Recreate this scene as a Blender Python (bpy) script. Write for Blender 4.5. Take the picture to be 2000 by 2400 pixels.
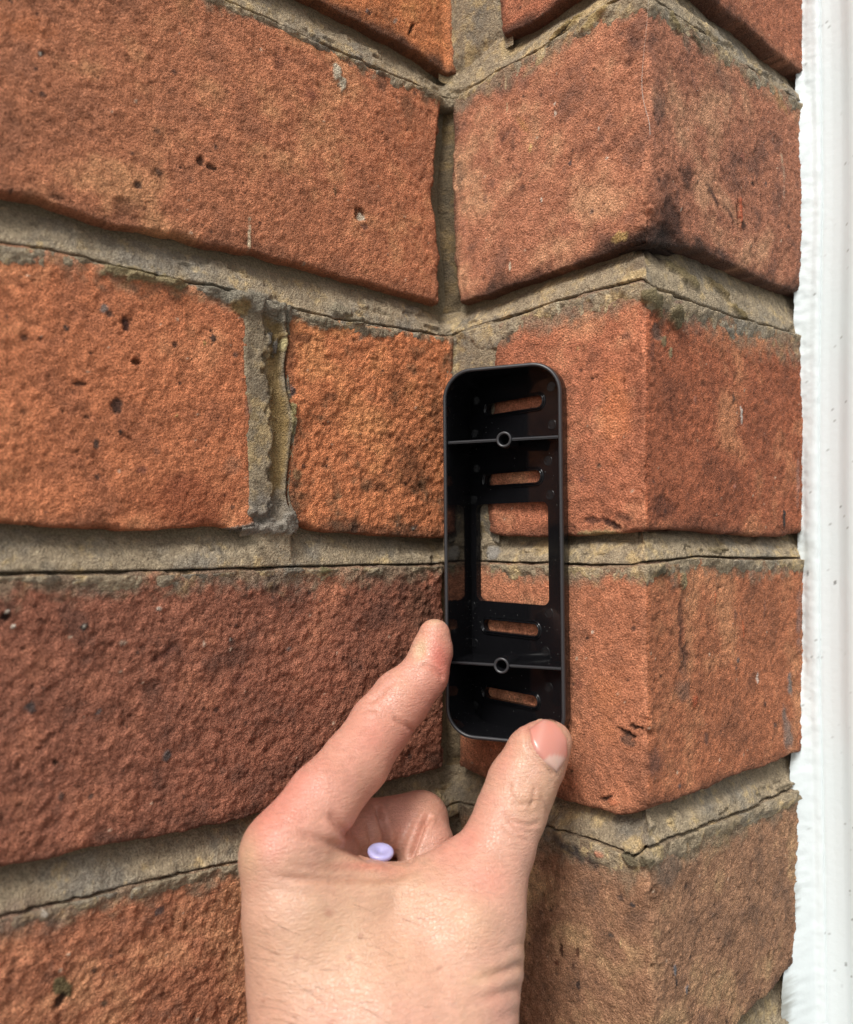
import bpy, bmesh, math, random
import numpy as np
from mathutils import Vector, Matrix
from mathutils.geometry import delaunay_2d_cdt

for _o in list(bpy.data.objects):
    bpy.data.objects.remove(_o)
random.seed(7)
SC = bpy.context.scene
COL = SC.collection

# ------------------------------------------------------------------ camera
FPX, PIT, ROL = 1980.17, 0.0244273, -0.0083323      # focal length in photo pixels (photo 2000 x 2400)
EYE = np.array([0.0, 0.0, 1.40])
_cp, _sp, _cr, _sr = math.cos(PIT), math.sin(PIT), math.cos(ROL), math.sin(ROL)
_right = np.array([1, 0, 0.0]); FWD = np.array([0, _cp, _sp]); _up = np.array([0, -_sp, _cp])
RGT = _cr * _right + _sr * _up
UPV = -_sr * _right + _cr * _up

def ray(x, y):
    return FWD + (x - 1000) / FPX * RGT - (y - 1200) / FPX * UPV

def W(x, y, d):
    """world point seen at photo pixel x,y at depth d (metres)"""
    return EYE + ray(x, y) * d

def proj(P):
    q = P - EYE
    d = q @ FWD
    return 1000 + FPX * (q @ RGT) / d, 1200 - FPX * (q @ UPV) / d, d

cam_d = bpy.data.cameras.new('camera')
cam = bpy.data.objects.new('camera', cam_d); COL.objects.link(cam)
M = Matrix(((RGT[0], UPV[0], -FWD[0], EYE[0]), (RGT[1], UPV[1], -FWD[1], EYE[1]), (RGT[2], UPV[2], -FWD[2], EYE[2]), (0, 0, 0, 1)))
cam.matrix_world = M
cam_d.sensor_fit = 'HORIZONTAL'; cam_d.sensor_width = 36.0
cam_d.lens = 36.0 * FPX / 2000.0
cam_d.clip_start = 0.01; cam_d.clip_end = 500
cam_d.dof.use_dof = True
cam_d.dof.focus_distance = 0.238
cam_d.dof.aperture_fstop = 15.0
SC.camera = cam

# ------------------------------------------------------------------ light
SUN_EL, SUN_AZ = math.radians(50), math.radians(-157)   # azimuth measured from +Y towards +X
world = bpy.data.worlds.new('World'); SC.world = world
world.use_nodes = True
wn = world.node_tree
for n in list(wn.nodes): wn.nodes.remove(n)
wo = wn.nodes.new('ShaderNodeOutputWorld'); wb = wn.nodes.new('ShaderNodeBackground')
sky = wn.nodes.new('ShaderNodeTexSky'); sky.sky_type = 'NISHITA'; sky.sun_disc = False
sky.sun_elevation = SUN_EL; sky.sun_rotation = SUN_AZ
sky.dust_density = 4.0; sky.air_density = 1.0
hs = wn.nodes.new('ShaderNodeHueSaturation'); hs.inputs['Saturation'].default_value = 0.22
wn.links.new(sky.outputs[0], hs.inputs['Color']); wn.links.new(hs.outputs[0], wb.inputs['Color'])
wb.inputs['Strength'].default_value = 0.100
wn.links.new(wb.outputs[0], wo.inputs['Surface'])
sl = bpy.data.lights.new('sun', 'SUN'); sl.energy = 2.15; sl.angle = math.radians(17); sl.color = (1, 0.96, 0.9)
sun = bpy.data.objects.new('sun', sl); COL.objects.link(sun)
_sd = Vector((math.sin(SUN_AZ) * math.cos(SUN_EL), math.cos(SUN_AZ) * math.cos(SUN_EL), math.sin(SUN_EL)))
sun.rotation_euler = _sd.to_track_quat('Z', 'Y').to_euler()
sun.location = (0, -2, 4)
SC.view_settings.view_transform = 'Standard'
SC.view_settings.look = 'None'
SC.view_settings.gamma = 1.0
SC.view_settings.use_curve_mapping = False
SC.view_settings.exposure = 0.50
SC.cycles.use_denoising = True
SC.cycles.denoiser = 'OPENIMAGEDENOISE'
SC.cycles.denoising_input_passes = 'RGB_ALBEDO_NORMAL'
SC.cycles.denoising_prefilter = 'ACCURATE'
SC.cycles.max_bounces = 8

# ------------------------------------------------------------------ helpers
def lin(c):
    c = np.asarray(c, float) / 255.0
    return np.where(c <= 0.04045, c / 12.92, ((c + 0.055) / 1.055) ** 2.4)

def _h2(ix, iy, seed):
    h = (ix.astype(np.uint32) * np.uint32(374761393) + iy.astype(np.uint32) * np.uint32(668265263) + np.uint32(seed * 974711 + 12345)) & np.uint32(0xffffffff)
    h = (h ^ (h >> np.uint32(13))) * np.uint32(1274126177)
    h = h ^ (h >> np.uint32(16))
    return (h & np.uint32(0xffff)).astype(np.float32) / 65535.0

def vn(x, y, seed=0):
    """value noise 0..1 on unit cells"""
    xi = np.floor(x).astype(np.int64); yi = np.floor(y).astype(np.int64)
    fx = (x - xi).astype(np.float32); fy = (y - yi).astype(np.float32)
    fx = fx * fx * (3 - 2 * fx); fy = fy * fy * (3 - 2 * fy)
    a = _h2(xi, yi, seed); b = _h2(xi + 1, yi, seed); c = _h2(xi, yi + 1, seed); d = _h2(xi + 1, yi + 1, seed)
    return (a + (b - a) * fx) * (1 - fy) + (c + (d - c) * fx) * fy

def fbm(x, y, size, oct=4, seed=0, gain=0.55):
    """x,y metres; size of the largest cell in metres; result about -1..1"""
    s = 0; a = 1.0; t = 0
    for k in range(oct):
        ca, sa = math.cos(0.7 * k + seed), math.sin(0.7 * k + seed)
        f = (2.03 ** k) / size
        s = s + a * (vn((x * ca - y * sa) * f + 17.3 * k, (x * sa + y * ca) * f + 5.1 * k, seed * 13 + k) * 2 - 1)
        t += a; a *= gain
    return s / t * 1.7

def sstep(a, b, x):
    t = np.clip((x - a) / (b - a), 0, 1)
    return t * t * (3 - 2 * t)

def mesh_from(name, V, F, mat=None, parent=None, col=None, smooth=True, mats=None, attr='Col'):
    me = bpy.data.meshes.new(name)
    V = np.asarray(V, np.float32); 
    if isinstance(F, np.ndarray):
        nf, k = F.shape
        me.vertices.add(len(V)); me.vertices.foreach_set('co', V.ravel())
        me.loops.add(nf * k); me.loops.foreach_set('vertex_index', F.ravel().astype(np.int32))
        me.polygons.add(nf); me.polygons.foreach_set('loop_start', np.arange(0, nf * k, k, dtype=np.int32))
        me.polygons.foreach_set('loop_total', np.full(nf, k, np.int32))
        me.update(calc_edges=True)
    else:
        me.from_pydata([tuple(v) for v in V], [], F)
    if smooth:
        me.polygons.foreach_set('use_smooth', np.ones(len(me.polygons), bool))
    if col is not None:
        at = me.color_attributes.new(attr, 'FLOAT_COLOR', 'POINT')
        c4 = np.ones((len(V), 4), np.float32); c4[:, :3] = np.clip(col, 0, 1)
        at.data.foreach_set('color', c4.ravel())
    if mat: me.materials.append(mat)
    me.update()
    o = bpy.data.objects.new(name, me); COL.objects.link(o)
    if parent is not None: o.parent = parent
    return o

def tag(o, label=None, cat=None, group=None, kind=None):
    if label: o['label'] = label
    if cat: o['category'] = cat
    if group: o['group'] = group
    if kind: o['kind'] = kind
    return o

def empty(name, loc):
    o = bpy.data.objects.new(name, None); COL.objects.link(o); o.location = loc
    o.empty_display_size = 0.02
    return o

def adopt(o, root):
    """parent o under root keeping world placement (root is only translated)"""
    o.parent = root
    o.matrix_parent_inverse = Matrix.Translation(-Vector(root.location))
    return o

def grid_faces(nu, nv, flip=False):
    i, j = np.meshgrid(np.arange(nu - 1), np.arange(nv - 1), indexing='ij')
    a = i * nv + j; b = (i + 1) * nv + j; c = (i + 1) * nv + j + 1; d = i * nv + j + 1
    F = np.stack([a, b, c, d], -1).reshape(-1, 4)
    return F[:, ::-1].copy() if flip else F

# ------------------------------------------------------------------ wall geometry
X0, Y0, TH, WM = 0.0085289, 0.2720165, 0.8605765, 0.0719270
DV = np.array([math.sin(TH), math.cos(TH)])        # along left and right faces, away from the camera
MV = np.array([math.cos(TH), -math.sin(TH)])       # along the return face, towards the camera
I2 = np.array([X0, Y0]); O2 = I2 + WM * MV
NRM = {'L': MV, 'M': -DV, 'R': MV}

def bulge(z):
    """the pier is not quite plumb: how far its outer corner stands out, by height"""
    return np.interp(z - EYE[2], [-.16, -.105, -.05, .016, .06, .104, .16], [.0012, .0012, .0009, .0016, .0026, .0042, .0046])

def px2s(face, x, y):
    if face != 'L':
        dz = 0.0
        for _ in range(4):
            s_, z_ = _px2s(face, x, y, dz); dz = float(bulge(z_))
        return (s_ / (1 + dz / WM) if face == 'M' else s_), z_
    return _px2s(face, x, y)

def _px2s(face, x, y, dz=0.0):
    v = ray(x, y)
    n = NRM[face]; pt = O2 + dz * MV if face == 'R' else I2
    t = (pt @ n) / (v[:2] @ n)
    q = v * t
    if face == 'L': s = (q[:2] - I2) @ DV
    elif face == 'M': s = (q[:2] - I2) @ MV
    else: s = WM + (q[:2] - O2 - dz * MV) @ DV
    return s, q[2] + EYE[2]

RC, RO = 0.003, 0.0020
def path(s):
    """s -> xy, normal (rounded inner and outer corner)"""
    s = np.asarray(s, float)
    P = np.empty(s.shape + (2,)); N = np.empty_like(P)
    l = s < -RC; P[l] = I2 + s[l, None] * DV; N[l] = MV
    m = (s > RC) & (s < WM - RO); P[m] = I2 + s[m, None] * MV; N[m] = -DV
    r = s > WM + RO; P[r] = O2 + (s[r, None] - WM) * DV; N[r] = MV
    c = (s >= -RC) & (s <= RC)
    ph = (s[c] + RC) / (2 * RC) * math.pi / 2
    n = np.cos(ph)[:, None] * MV - np.sin(ph)[:, None] * DV
    P[c] = I2 + RC * (MV - DV) - RC * n; N[c] = n
    c = (s >= WM - RO) & (s <= WM + RO)
    ph = (s[c] - WM + RO) / (2 * RO) * math.pi / 2
    n = -np.cos(ph)[:, None] * DV + np.sin(ph)[:, None] * MV
    P[c] = O2 - RO * (MV - DV) + RO * n; N[c] = n
    return P, N

def surf(s, z, h):
    P, N = path(s)
    out = np.empty(s.shape + (3,))
    out[..., :2] = P + N * h[..., None] + (bulge(z) * np.clip(s / WM, 0, 1))[..., None] * MV; out[..., 2] = z
    return out

def surf_joint(s, z, h):
    """like surf, but the outer corner is mitred so that deep joints meet cleanly"""
    d = -np.minimum(h, 0)
    q = np.where(s < WM, np.minimum(s, WM - d), np.maximum(s, WM + d))
    P, N = path(q)
    k = (q > .01) & (q < WM); P[k] = I2 + q[k][:, None] * MV; N[k] = -DV
    k = q >= WM; P[k] = O2 + (q[k][:, None] - WM) * DV; N[k] = MV
    out = np.empty(s.shape + (3,))
    out[..., :2] = P + N * h[..., None] + (bulge(z) * np.clip(q / WM, 0, 1))[..., None] * MV; out[..., 2] = z
    return out

def curve(pts):
    """pts: list of (face,x,y) -> function z(s)"""
    q = sorted(px2s(*p) for p in pts)
    S = np.array([a for a, b in q]); Z = np.array([b for a, b in q])
    return lambda s: np.interp(s, S, Z)

def tr(d):
    return [(f, x, y) for f, l in d.items() for x, y in l]

CRE = {
 'A': curve(tr({'L': [(537, 0), (643, 46), (774, 106), (900, 163), (1000, 203), (1040, 224)], 'M': [(1075, 224), (1177, 156), (1257, 112), (1377, 33), (1434, 0), (1500, -36)], 'R': [(1530, -14), (1543, 0), (1609, 47), (1683, 97), (1749, 146), (1866, 227), (1900, 250)]})),
 'B': curve(tr({'L': [(0, 563), (100, 577), (194, 599), (286, 626), (500, 667), (637, 706), (786, 743), (1000, 777), (1050, 786)], 'M': [(1075, 778), (1094, 769), (1220, 730), (1357, 686), (1500, 650)], 'R': [(1532, 668), (1643, 711), (1737, 743), (1869, 780), (1900, 790)]})),
 'C': curve(tr({'L': [(0, 1341), (250, 1337), (500, 1331), (750, 1324), (1000, 1320), (1050, 1317)], 'M': [(1080, 1314), (1123, 1314), (1290, 1316), (1337, 1319), (1480, 1321)], 'R': [(1510, 1314), (1580, 1309), (1640, 1303), (1880, 1306)]})),
 'D': curve(tr({'L': [(0, 2147), (157, 2111), (343, 2063), (500, 2029), (545, 2019), (1050, 1890)], 'M': [(1080, 1880), (1283, 1934), (1371, 1963), (1490, 2003)], 'R': [(1517, 1986), (1629, 1940), (1749, 1897), (1851, 1851), (1890, 1838)]})),
}
TOP = {   # lower edge of the bricks above the joint
 'A': curve(tr({'L': [(743, 0), (786, 23), (829, 43), (880, 71), (934, 100), (1000, 137), (1050, 176)], 'M': [(1080, 158), (1183, 86), (1243, 57), (1308, 9), (1500, -95)], 'R': [(1545, -88), (1620, -40), (1677, 0), (1700, 26), (1749, 54), (1786, 89), (1820, 123), (1874, 163), (1900, 180)]})),
 'B': curve(tr({'L': [(0, 454), (100, 469), (200, 503), (257, 523), (343, 537), (429, 557), (500, 577), (606, 594), (686, 617), (757, 631), (814, 651), (863, 663), (929, 683), (1000, 703), (1050, 722)], 'M': [(1077, 711), (1137, 694), (1214, 666), (1314, 631), (1400, 606), (1457, 583), (1500, 567)], 'R': [(1536, 572), (1585, 580), (1640, 588), (1686, 606), (1737, 629), (1786, 654), (1869, 683), (1900, 692)]})),
 'C': curve(tr({'L': [(0, 1226), (143, 1237), (286, 1243), (400, 1240), (500, 1234), (554, 1238), (660, 1220), (700, 1229), (757, 1246), (843, 1254), (1000, 1260), (1050, 1262)], 'M': [(1080, 1250), (1143, 1245), (1171, 1257), (1283, 1259), (1337, 1257), (1430, 1250), (1500, 1246)], 'R': [(1520, 1240), (1657, 1246), (1757, 1254), (1823, 1260), (1877, 1251)]})),
 'D': curve(tr({'L': [(0, 2034), (143, 2009), (257, 1983), (371, 1960), (500, 1934), (600, 1909), (930, 1828), (1030, 1800)], 'M': [(1085, 1800), (1130, 1822), (1311, 1874), (1371, 1891), (1429, 1911), (1463, 1914), (1500, 1903)], 'R': [(1515, 1898), (1600, 1874), (1671, 1846), (1757, 1806), (1786, 1797), (1851, 1769), (1890, 1758)]})),
}
_d = CRE['D']; _a = CRE['A']
CRE['E'] = lambda s: _d(s) - 0.0745
_E = curve([('R', 1700, 2440), ('R', 1746, 2391), ('R', 1786, 2354), ('R', 1814, 2329), ('R', 1850, 2272)])
_sE = px2s('R', 1700, 2440)[0]
TOP['E'] = lambda s: np.where(s > _sE, np.maximum(_E(s), _d(s) - 0.0625), _d(s) - 0.0625)
CRE['Z'] = lambda s: _a(s) + 0.075
TOP['Z'] = lambda s: _a(s) + 0.086

def vcurve(face, pts):
    q = sorted((px2s(face, x, y)[::-1]) for x, y in pts)
    Z = np.array([a for a, b in q]); S = np.array([b for a, b in q])
    return lambda z: np.interp(z, Z, S)

# ------------------------------------------------------------------ materials
def new_mat(name):
    m = bpy.data.materials.new(name); m.use_nodes = True
    nt = m.node_tree
    for n in list(nt.nodes): nt.nodes.remove(n)
    out = nt.nodes.new('ShaderNodeOutputMaterial'); b = nt.nodes.new('ShaderNodeBsdfPrincipled')
    nt.links.new(b.outputs[0], out.inputs[0])
    return m, nt, b

def masonry_mat(name, sc1, bstr, dist, gamp):
    m, nt, b = new_mat(name)
    at = nt.nodes.new('ShaderNodeAttribute'); at.attribute_name = 'Col'
    tc = nt.nodes.new('ShaderNodeTexCoord')
    n1 = nt.nodes.new('ShaderNodeTexNoise'); n1.inputs['Scale'].default_value = sc1; n1.inputs['Detail'].default_value = 6; n1.inputs['Roughness'].default_value = 0.7
    nt.links.new(tc.outputs['Object'], n1.inputs['Vector'])
    mr = nt.nodes.new('ShaderNodeMapRange'); mr.inputs[1].default_value = 0.3; mr.inputs[2].default_value = 0.7
    mr.inputs[3].default_value = 1 - gamp; mr.inputs[4].default_value = 1 + gamp
    nt.links.new(n1.outputs['Fac'], mr.inputs[0])
    mul = nt.nodes.new('ShaderNodeVectorMath'); mul.operation = 'SCALE'
    nt.links.new(at.outputs['Color'], mul.inputs[0]); nt.links.new(mr.outputs[0], mul.inputs['Scale'])
    nt.links.new(mul.outputs[0], b.inputs['Base Color'])
    b.inputs['Roughness'].default_value = 0.85
    b.inputs['Specular IOR Level'].default_value = 0.25
    vo = nt.nodes.new('ShaderNodeTexVoronoi'); vo.inputs['Scale'].default_value = sc1 * 0.9
    nt.links.new(tc.outputs['Object'], vo.inputs['Vector'])
    ad = nt.nodes.new('ShaderNodeMath'); ad.operation = 'MULTIPLY_ADD'; ad.inputs[1].default_value = -0.5
    nt.links.new(vo.outputs['Distance'], ad.inputs[0]); nt.links.new(n1.outputs['Fac'], ad.inputs[2])
    bp = nt.nodes.new('ShaderNodeBump'); bp.inputs['Strength'].default_value = bstr; bp.inputs['Distance'].default_value = dist
    nt.links.new(ad.outputs[0], bp.inputs['Height']); nt.links.new(bp.outputs[0], b.inputs['Normal'])
    return m

MAT_BRICK = masonry_mat('fired_clay', 2000, 1.0, 0.0010, 0.62)
MAT_MORTAR = masonry_mat('lime_mortar', 1900, 0.9, 0.0009, 0.45)

# ------------------------------------------------------------------ marks on the masonry (place traced, shape and size in metres)
# (face, x, y, half width mm, half height mm, tilt deg, colour, strength, relief mm)
GREY = (62, 58, 55); DK = (48, 34, 28); WH = (225, 215, 198); MO = (150, 135, 108); OCH = (196, 160, 100)
GM, OM = (142, 134, 118), (154, 138, 104)
MARKS = [
 ('R', 1532, 706, 4.6, 2.8, -25, (118, 106, 78), 1, 1.2), ('R', 1580, 742, 3.0, 3.0, -35, (112, 100, 74), 1, 1.2), ('R', 1560, 800, 1.3, 1.6, 0, (150, 134, 100), .9, .3), ('R', 1575, 825, .8, 1.6, 0, (160, 146, 112), .9, .3), ('R', 1545, 775, 2.6, 2.0, 0, (118, 96, 84), .8, -.4),
 ('L', 300, 638, 7.5, 1.5, 6, OM, 1, .7), ('L', 365, 652, 7.5, 1.7, 6, OM, 1, .8), ('L', 408, 664, 3.2, 1.4, 0, OM, 1, .8), ('L', 530, 690, 6, 2.2, 0, GM, 1, .6), ('L', 600, 706, 8, 3.0, 5, GM, 1, .7), ('L', 655, 728, 5.5, 3.0, 5, GM, 1, .7),
 ('L', 560, 722, 2.6, 2.2, 0, (150, 126, 84), .9, .4), ('L', 800, 722, 3.4, 1.9, 0, (140, 130, 110), .9, 1.3), ('L', 833, 748, 2.8, 1.6, 0, (140, 130, 110), .9, 1.0), ('L', 760, 758, 7, 1.8, 3, (140, 130, 110), .9, .4), ('L', 880, 780, 7, 1.6, 3, (140, 130, 110), .9, .4),
 ('L', 600, 1236, 4.5, 1.2, 0, (140, 132, 122), .95, .8), ('L', 645, 1233, 4.5, 2.3, 0, (150, 142, 130), .95, 1.5), ('L', 675, 1228, 3.0, 2.6, 0, (150, 142, 130), .95, 1.5), ('L', 560, 1240, 4, .8, 0, (140, 132, 122), .9, .6),
 ('L', 634, 787, 1.1, 2.2, -15, (110, 104, 96), 1, 1.4), ('L', 648, 815, 1.0, 2.0, -15, (110, 104, 96), 1, 1.4), ('L', 668, 805, .9, 2.6, -10, (205, 190, 140), .9, .6), ('L', 688, 975, .9, 4.5, 0, (172, 158, 112), .95, .6),
 ('R', 1620, 640, 6.5, 2.0, -18, (120, 106, 74), .9, 1.0), ('R', 1700, 668, 5, 1.4, -20, (112, 96, 64), .9, 1.0), ('R', 1740, 730, 5, 1.6, -20, (122, 106, 70), .9, .8), ('R', 1560, 590, 5, 1.2, -10, (74, 62, 48), .8, .6),
 ('R', 1545, 1336, 4.0, 2.0, 0, (108, 98, 78), 1, 1.0), ('R', 1602, 1362, 1.4, 2.4, 0, (150, 134, 100), 1, .9), ('R', 1690, 1288, 5, .9, 0, (120, 106, 76), .8, .7), ('M', 1400, 1250, 6, .8, 0, (168, 146, 104), .9, .6), ('M', 1150, 1296, 2.2, 2.2, 0, (150, 144, 136), .9, .5),
 ('L', 760, 1336, 1.6, 1.1, 0, (124, 116, 84), 1, .9), ('L', 690, 1334, 4.5, 1.6, 0, (126, 120, 108), .9, .4), ('L', 880, 1340, 2.6, 1.3, 0, (146, 134, 112), .9, .8), ('M', 1480, 2010, 2.2, 1.8, 0, (120, 110, 88), 1, 1.0), ('R', 1520, 2020, 1.8, 1.6, 0, (120, 110, 88), 1, 1.0),
 ('M', 1320, 60, 6, 1.2, 20, (176, 152, 104), .9, .6), ('M', 1400, 38, 5, 1.5, 22, (180, 156, 108), .9, .5), ('M', 1310, 75, 4, .6, 25, (50, 40, 34), .9, -.5), ('R', 1580, 50, 4, 1.2, -30, (150, 134, 96), .9, .7), ('R', 1630, 92, 3, 1.0, -30, (90, 80, 58), .9, .5),
 ('L', 95, 125, .9, .8, 0, GREY, .8, -.2), ('L', 95, 125, .45, .45, 0, WH, 1, .3),
 ('L', 790, 165, 1.3, 2.9, -20, (205, 192, 168), 1, .35), ('L', 804, 196, 1.3, 2.3, -20, (198, 186, 162), 1, .35),
 ('L', 845, 504, 1.9, 2.0, 0, (92, 58, 42), .8, -.9), ('L', 848, 508, 1.2, 1.2, 0, (205, 190, 168), 1, .2), ('L', 856, 530, 1.4, .9, 0, (110, 80, 70), .7, -.2),
 ('L', 787, 448, .7, 1.8, 0, (110, 85, 62), .8, 0), ('L', 585, 548, .36, 4.6, 0, (235, 215, 180), .9, .1),
 ('L', 730, 225, 3, 1.6, 10, (125, 72, 60), .6, 0), ('L', 470, 378, 1.2, 1.2, 0, DK, .8, -.5), ('L', 495, 392, 1.3, .7, 0, DK, .8, -.4),
 ('L', 372, 400, 1, 1, 0, GREY, .7, -.2), ('L', 325, 433, 1.1, 1, 0, GREY, .8, -.4), ('L', 505, 345, .7, .8, 0, GREY, .7, 0), ('L', 370, 305, .8, .8, 0, GREY, .5, 0),
 ('L', 300, 490, 4, 3.2, 10, (95, 60, 45), .6, -.3), ('L', 130, 465, 1.6, .8, 0, DK, .6, -.3), ('L', 895, 190, 2.2, 2.4, 0, (95, 70, 55), .65, 0), ('L', 960, 250, 4, 5, 0, (105, 78, 58), .55, 0),
 ('L', 1000, 220, 3, 3, 0, (90, 78, 62), .7, 0), ('L', 650, 150, 1.5, 3, 0, (115, 66, 52), .5, 0), ('L', 60, 60, 6, 3, 20, (200, 120, 75), .5, 0),
 ('L', 245, 722, .9, 1.3, -30, (135, 125, 118), .9, .1), ('L', 258, 735, .8, .7, 0, GREY, .8, -.3), ('L', 297, 760, 1.25, 1.9, 0, (62, 38, 36), .95, -.45),
 ('L', 155, 768, .6, .7, 0, GREY, .9, 0), ('L', 320, 848, .95, .95, 0, (80, 46, 30), .8, -1.0), ('L', 212, 828, .4, .4, 0, DK, .9, -.4),
 ('L', 274, 948, 1.3, 1.8, 0, (72, 56, 50), .9, -.3), ('L', 281, 1012, .6, .6, 0, GREY, .95, 0), ('L', 226, 1040, .9, 1.1, 0, GREY, .85, -.2),
 ('L', 190, 900, 1.7, .5, 5, DK, .8, -.4), ('L', 147, 965, .6, .6, 0, DK, .8, -.3), ('L', 203, 978, .9, .5, 0, DK, .7, -.3), ('L', 55, 965, .8, .8, 0, DK, .5, -.2),
 ('L', 228, 1118, .6, .8, 0, GREY, .8, -.2), ('L', 180, 1058, .5, .5, 0, DK, .6, -.2), ('L', 368, 1057, .8, .9, 0, GREY, .5, 0), ('L', 335, 1100, 1.4, 1.2, 0, (110, 70, 62), .7, .0),
 ('L', 500, 793, .8, 1, 0, GREY, .9, 0), ('L', 553, 832, .9, .9, 0, GREY, .75, 0), ('L', 478, 805, .45, .6, 0, OCH, .95, .1), ('L', 415, 973, .35, .5, 0, OCH, .95, .1),
 ('L', 580, 950, 1.2, 3, 0, (150, 120, 105), .45, 0), ('L', 545, 1090, 3, 2.5, 0, (165, 125, 100), .45, 0), ('L', 545, 1188, .7, .6, 0, GREY, .8, 0), ('L', 300, 1025, 2.2, .5, -25, (95, 55, 38), .6, -.3),
 ('L', 685, 915, 1.1, 1.6, 0, (88, 80, 78), .9, 0), ('L', 710, 790, 4.5, 1.7, -5, (100, 62, 44), .65, -.2), ('L', 780, 930, 2.2, 1.2, 0, (96, 62, 44), .6, -.2),
 ('L', 960, 1090, 5, 9, 0, (105, 68, 46), .6, 0), ('L', 890, 1140, 3.5, 3, 0, (100, 64, 44), .55, 0), ('L', 930, 900, 4, 6, 0, (110, 70, 46), .45, 0), ('L', 1020, 960, 2.5, 9, 0, (95, 66, 46), .6, 0),
 ('L', 970, 1238, 1.2, 1.1, 0, GREY, .8, -.1), ('L', 969, 1239, .4, .4, 0, WH, 1, .3), ('L', 830, 1240, 1.6, 1.2, 0, (80, 58, 46), .8, -.2), ('L', 700, 1110, 1.6, 1.6, 0, (140, 120, 88), .7, .1),
 ('L', 15, 1446, .9, .8, 0, (30, 24, 22), .9, -.9), ('L', 17, 1432, .5, .5, 0, WH, .95, .4), ('L', 31, 1468, .5, .5, 0, WH, .95, .3), ('L', 196, 1470, .9, .8, 0, GREY, .9, .1), ('L', 196, 1469, .35, .35, 0, WH, .8, .3),
 ('L', 372, 1426, .6, .45, 0, WH, .9, .2), ('L', 288, 1506, .9, .5, 0, (190, 170, 150), .8, .1), ('L', 477, 1510, .4, .8, 0, (190, 170, 150), .8, .1), ('L', 541, 1500, .45, .45, 0, WH, 1, .4), ('L', 543, 1504, 1.1, 1.0, 0, (70, 50, 44), .7, -.1),
 ('L', 677, 1522, .6, .6, 0, (120, 112, 108), .9, .1), ('L', 72, 1658, 1.2, 1.4, 0, (75, 68, 66), .9, .1), ('L', 390, 1773, 1.5, 1.2, 30, (88, 80, 78), .95, .4), ('L', 128, 1786, .5, .6, 0, (30, 24, 22), .9, -.4),
 ('L', 230, 1668, .9, .5, 20, (110, 100, 96), .8, 0), ('L', 382, 1535, 4, 1, 30, (90, 50, 42), .6, -.5), ('L', 560, 1590, 2, 2, 0, (100, 60, 52), .5, -.2),
 ('L', 430, 1170, 14, 7, 0, (150, 80, 54), .6, 0), ('L', 645, 1380, 1.2, 1.4, 0, (85, 62, 52), .7, -.1), ('L', 1010, 1560, 5, 20, 0, (80, 58, 46), .45, 0), ('L', 980, 1420, 5, 7, 0, (95, 72, 56), .5, 0),
 ('L', 145, 2318, 1.9, 3.0, 40, (105, 96, 66), .95, .2), ('L', 140, 2345, 1.6, 1.2, 40, (30, 26, 26), .9, -.8), ('L', 375, 2135, 1.1, 1.0, 0, (75, 70, 72), .8, 0), ('L', 103, 2141, .6, .8, 30, WH, .9, .2),
 ('L', 30, 2170, 9, 5, 10, (125, 105, 92), .6, 0), ('L', 330, 2243, 1.1, .7, -30, (150, 82, 55), .6, .1), ('L', 245, 2355, 1, .8, 0, (100, 86, 70), .8, 0), ('L', 142, 1867, .8, .9, 0, GREY, .8, .1), ('L', 212, 1866, .7, .6, 0, GREY, .8, -.2),
 ('L', 862, 24, .6, 1.0, -30, (130, 115, 110), .9, .1), ('L', 868, 30, .5, .8, -30, GREY, .8, -.3), ('L', 928, 48, .6, 1.2, -30, (165, 150, 135), .8, .1), ('L', 965, 68, .5, 2.2, -25, (40, 26, 22), .95, -.7), ('L', 1030, 60, 2.2, 6, 0, (120, 80, 50), .45, 0),
 # return face
 ('M', 1303, 243, .3, .55, 0, WH, 1, .1), ('M', 1303, 265, .35, .75, 0, WH, 1, .1), ('M', 1245, 347, .5, 1.2, 0, (215, 180, 120), .95, .15), ('M', 1187, 195, .2, 2, 0, (215, 190, 150), .9, .1), ('M', 1190, 258, .22, 1.7, 0, (215, 190, 150), .9, .1),
 ('M', 1225, 290, 1, 4.5, 35, (195, 145, 90), .55, 0), ('M', 1205, 335, .8, 2.4, 0, (110, 76, 62), .7, 0), ('M', 1338, 383, .7, .6, 0, (70, 72, 78), .8, 0), ('M', 1270, 470, .3, .6, 0, WH, .95, .1), ('M', 1405, 300, .25, .5, 0, WH, .9, .1),
 ('M', 1423, 371, .3, .5, 0, WH, .9, .1), ('M', 1223, 408, .9, .9, 0, (90, 70, 62), .6, 0), ('M', 1226, 440, 1, .9, 0, (90, 66, 58), .6, 0), ('M', 1388, 495, .7, .8, 0, (80, 74, 76), .7, 0), ('M', 1080, 420, 1.6, 8, 0, (105, 85, 70), .6, 0),
 ('M', 1140, 470, 1.2, 1.2, 0, (110, 80, 70), .6, 0), ('M', 1370, 345, 4, 2, 0, (110, 68, 55), .5, 0), ('M', 1180, 320, 1.5, 3, 0, (120, 74, 58), .4, 0), ('M', 1480, 100, 2.5, 5, 0, (90, 64, 56), .6, 0), ('M', 1450, 320, 5, 2, 30, (95, 60, 50), .5, 0),
 ('M', 1480, 620, 3, 2, 0, (80, 60, 48), .5, 0), ('M', 1430, 580, 9, 2.2, 10, (72, 50, 40), .8, -.2), ('M', 1230, 655, 14, 2.0, 14, (84, 56, 44), .75, -.2), ('M', 1455, 555, 2.4, 1.4, 10, (205, 170, 110), .8, .2),
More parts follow.
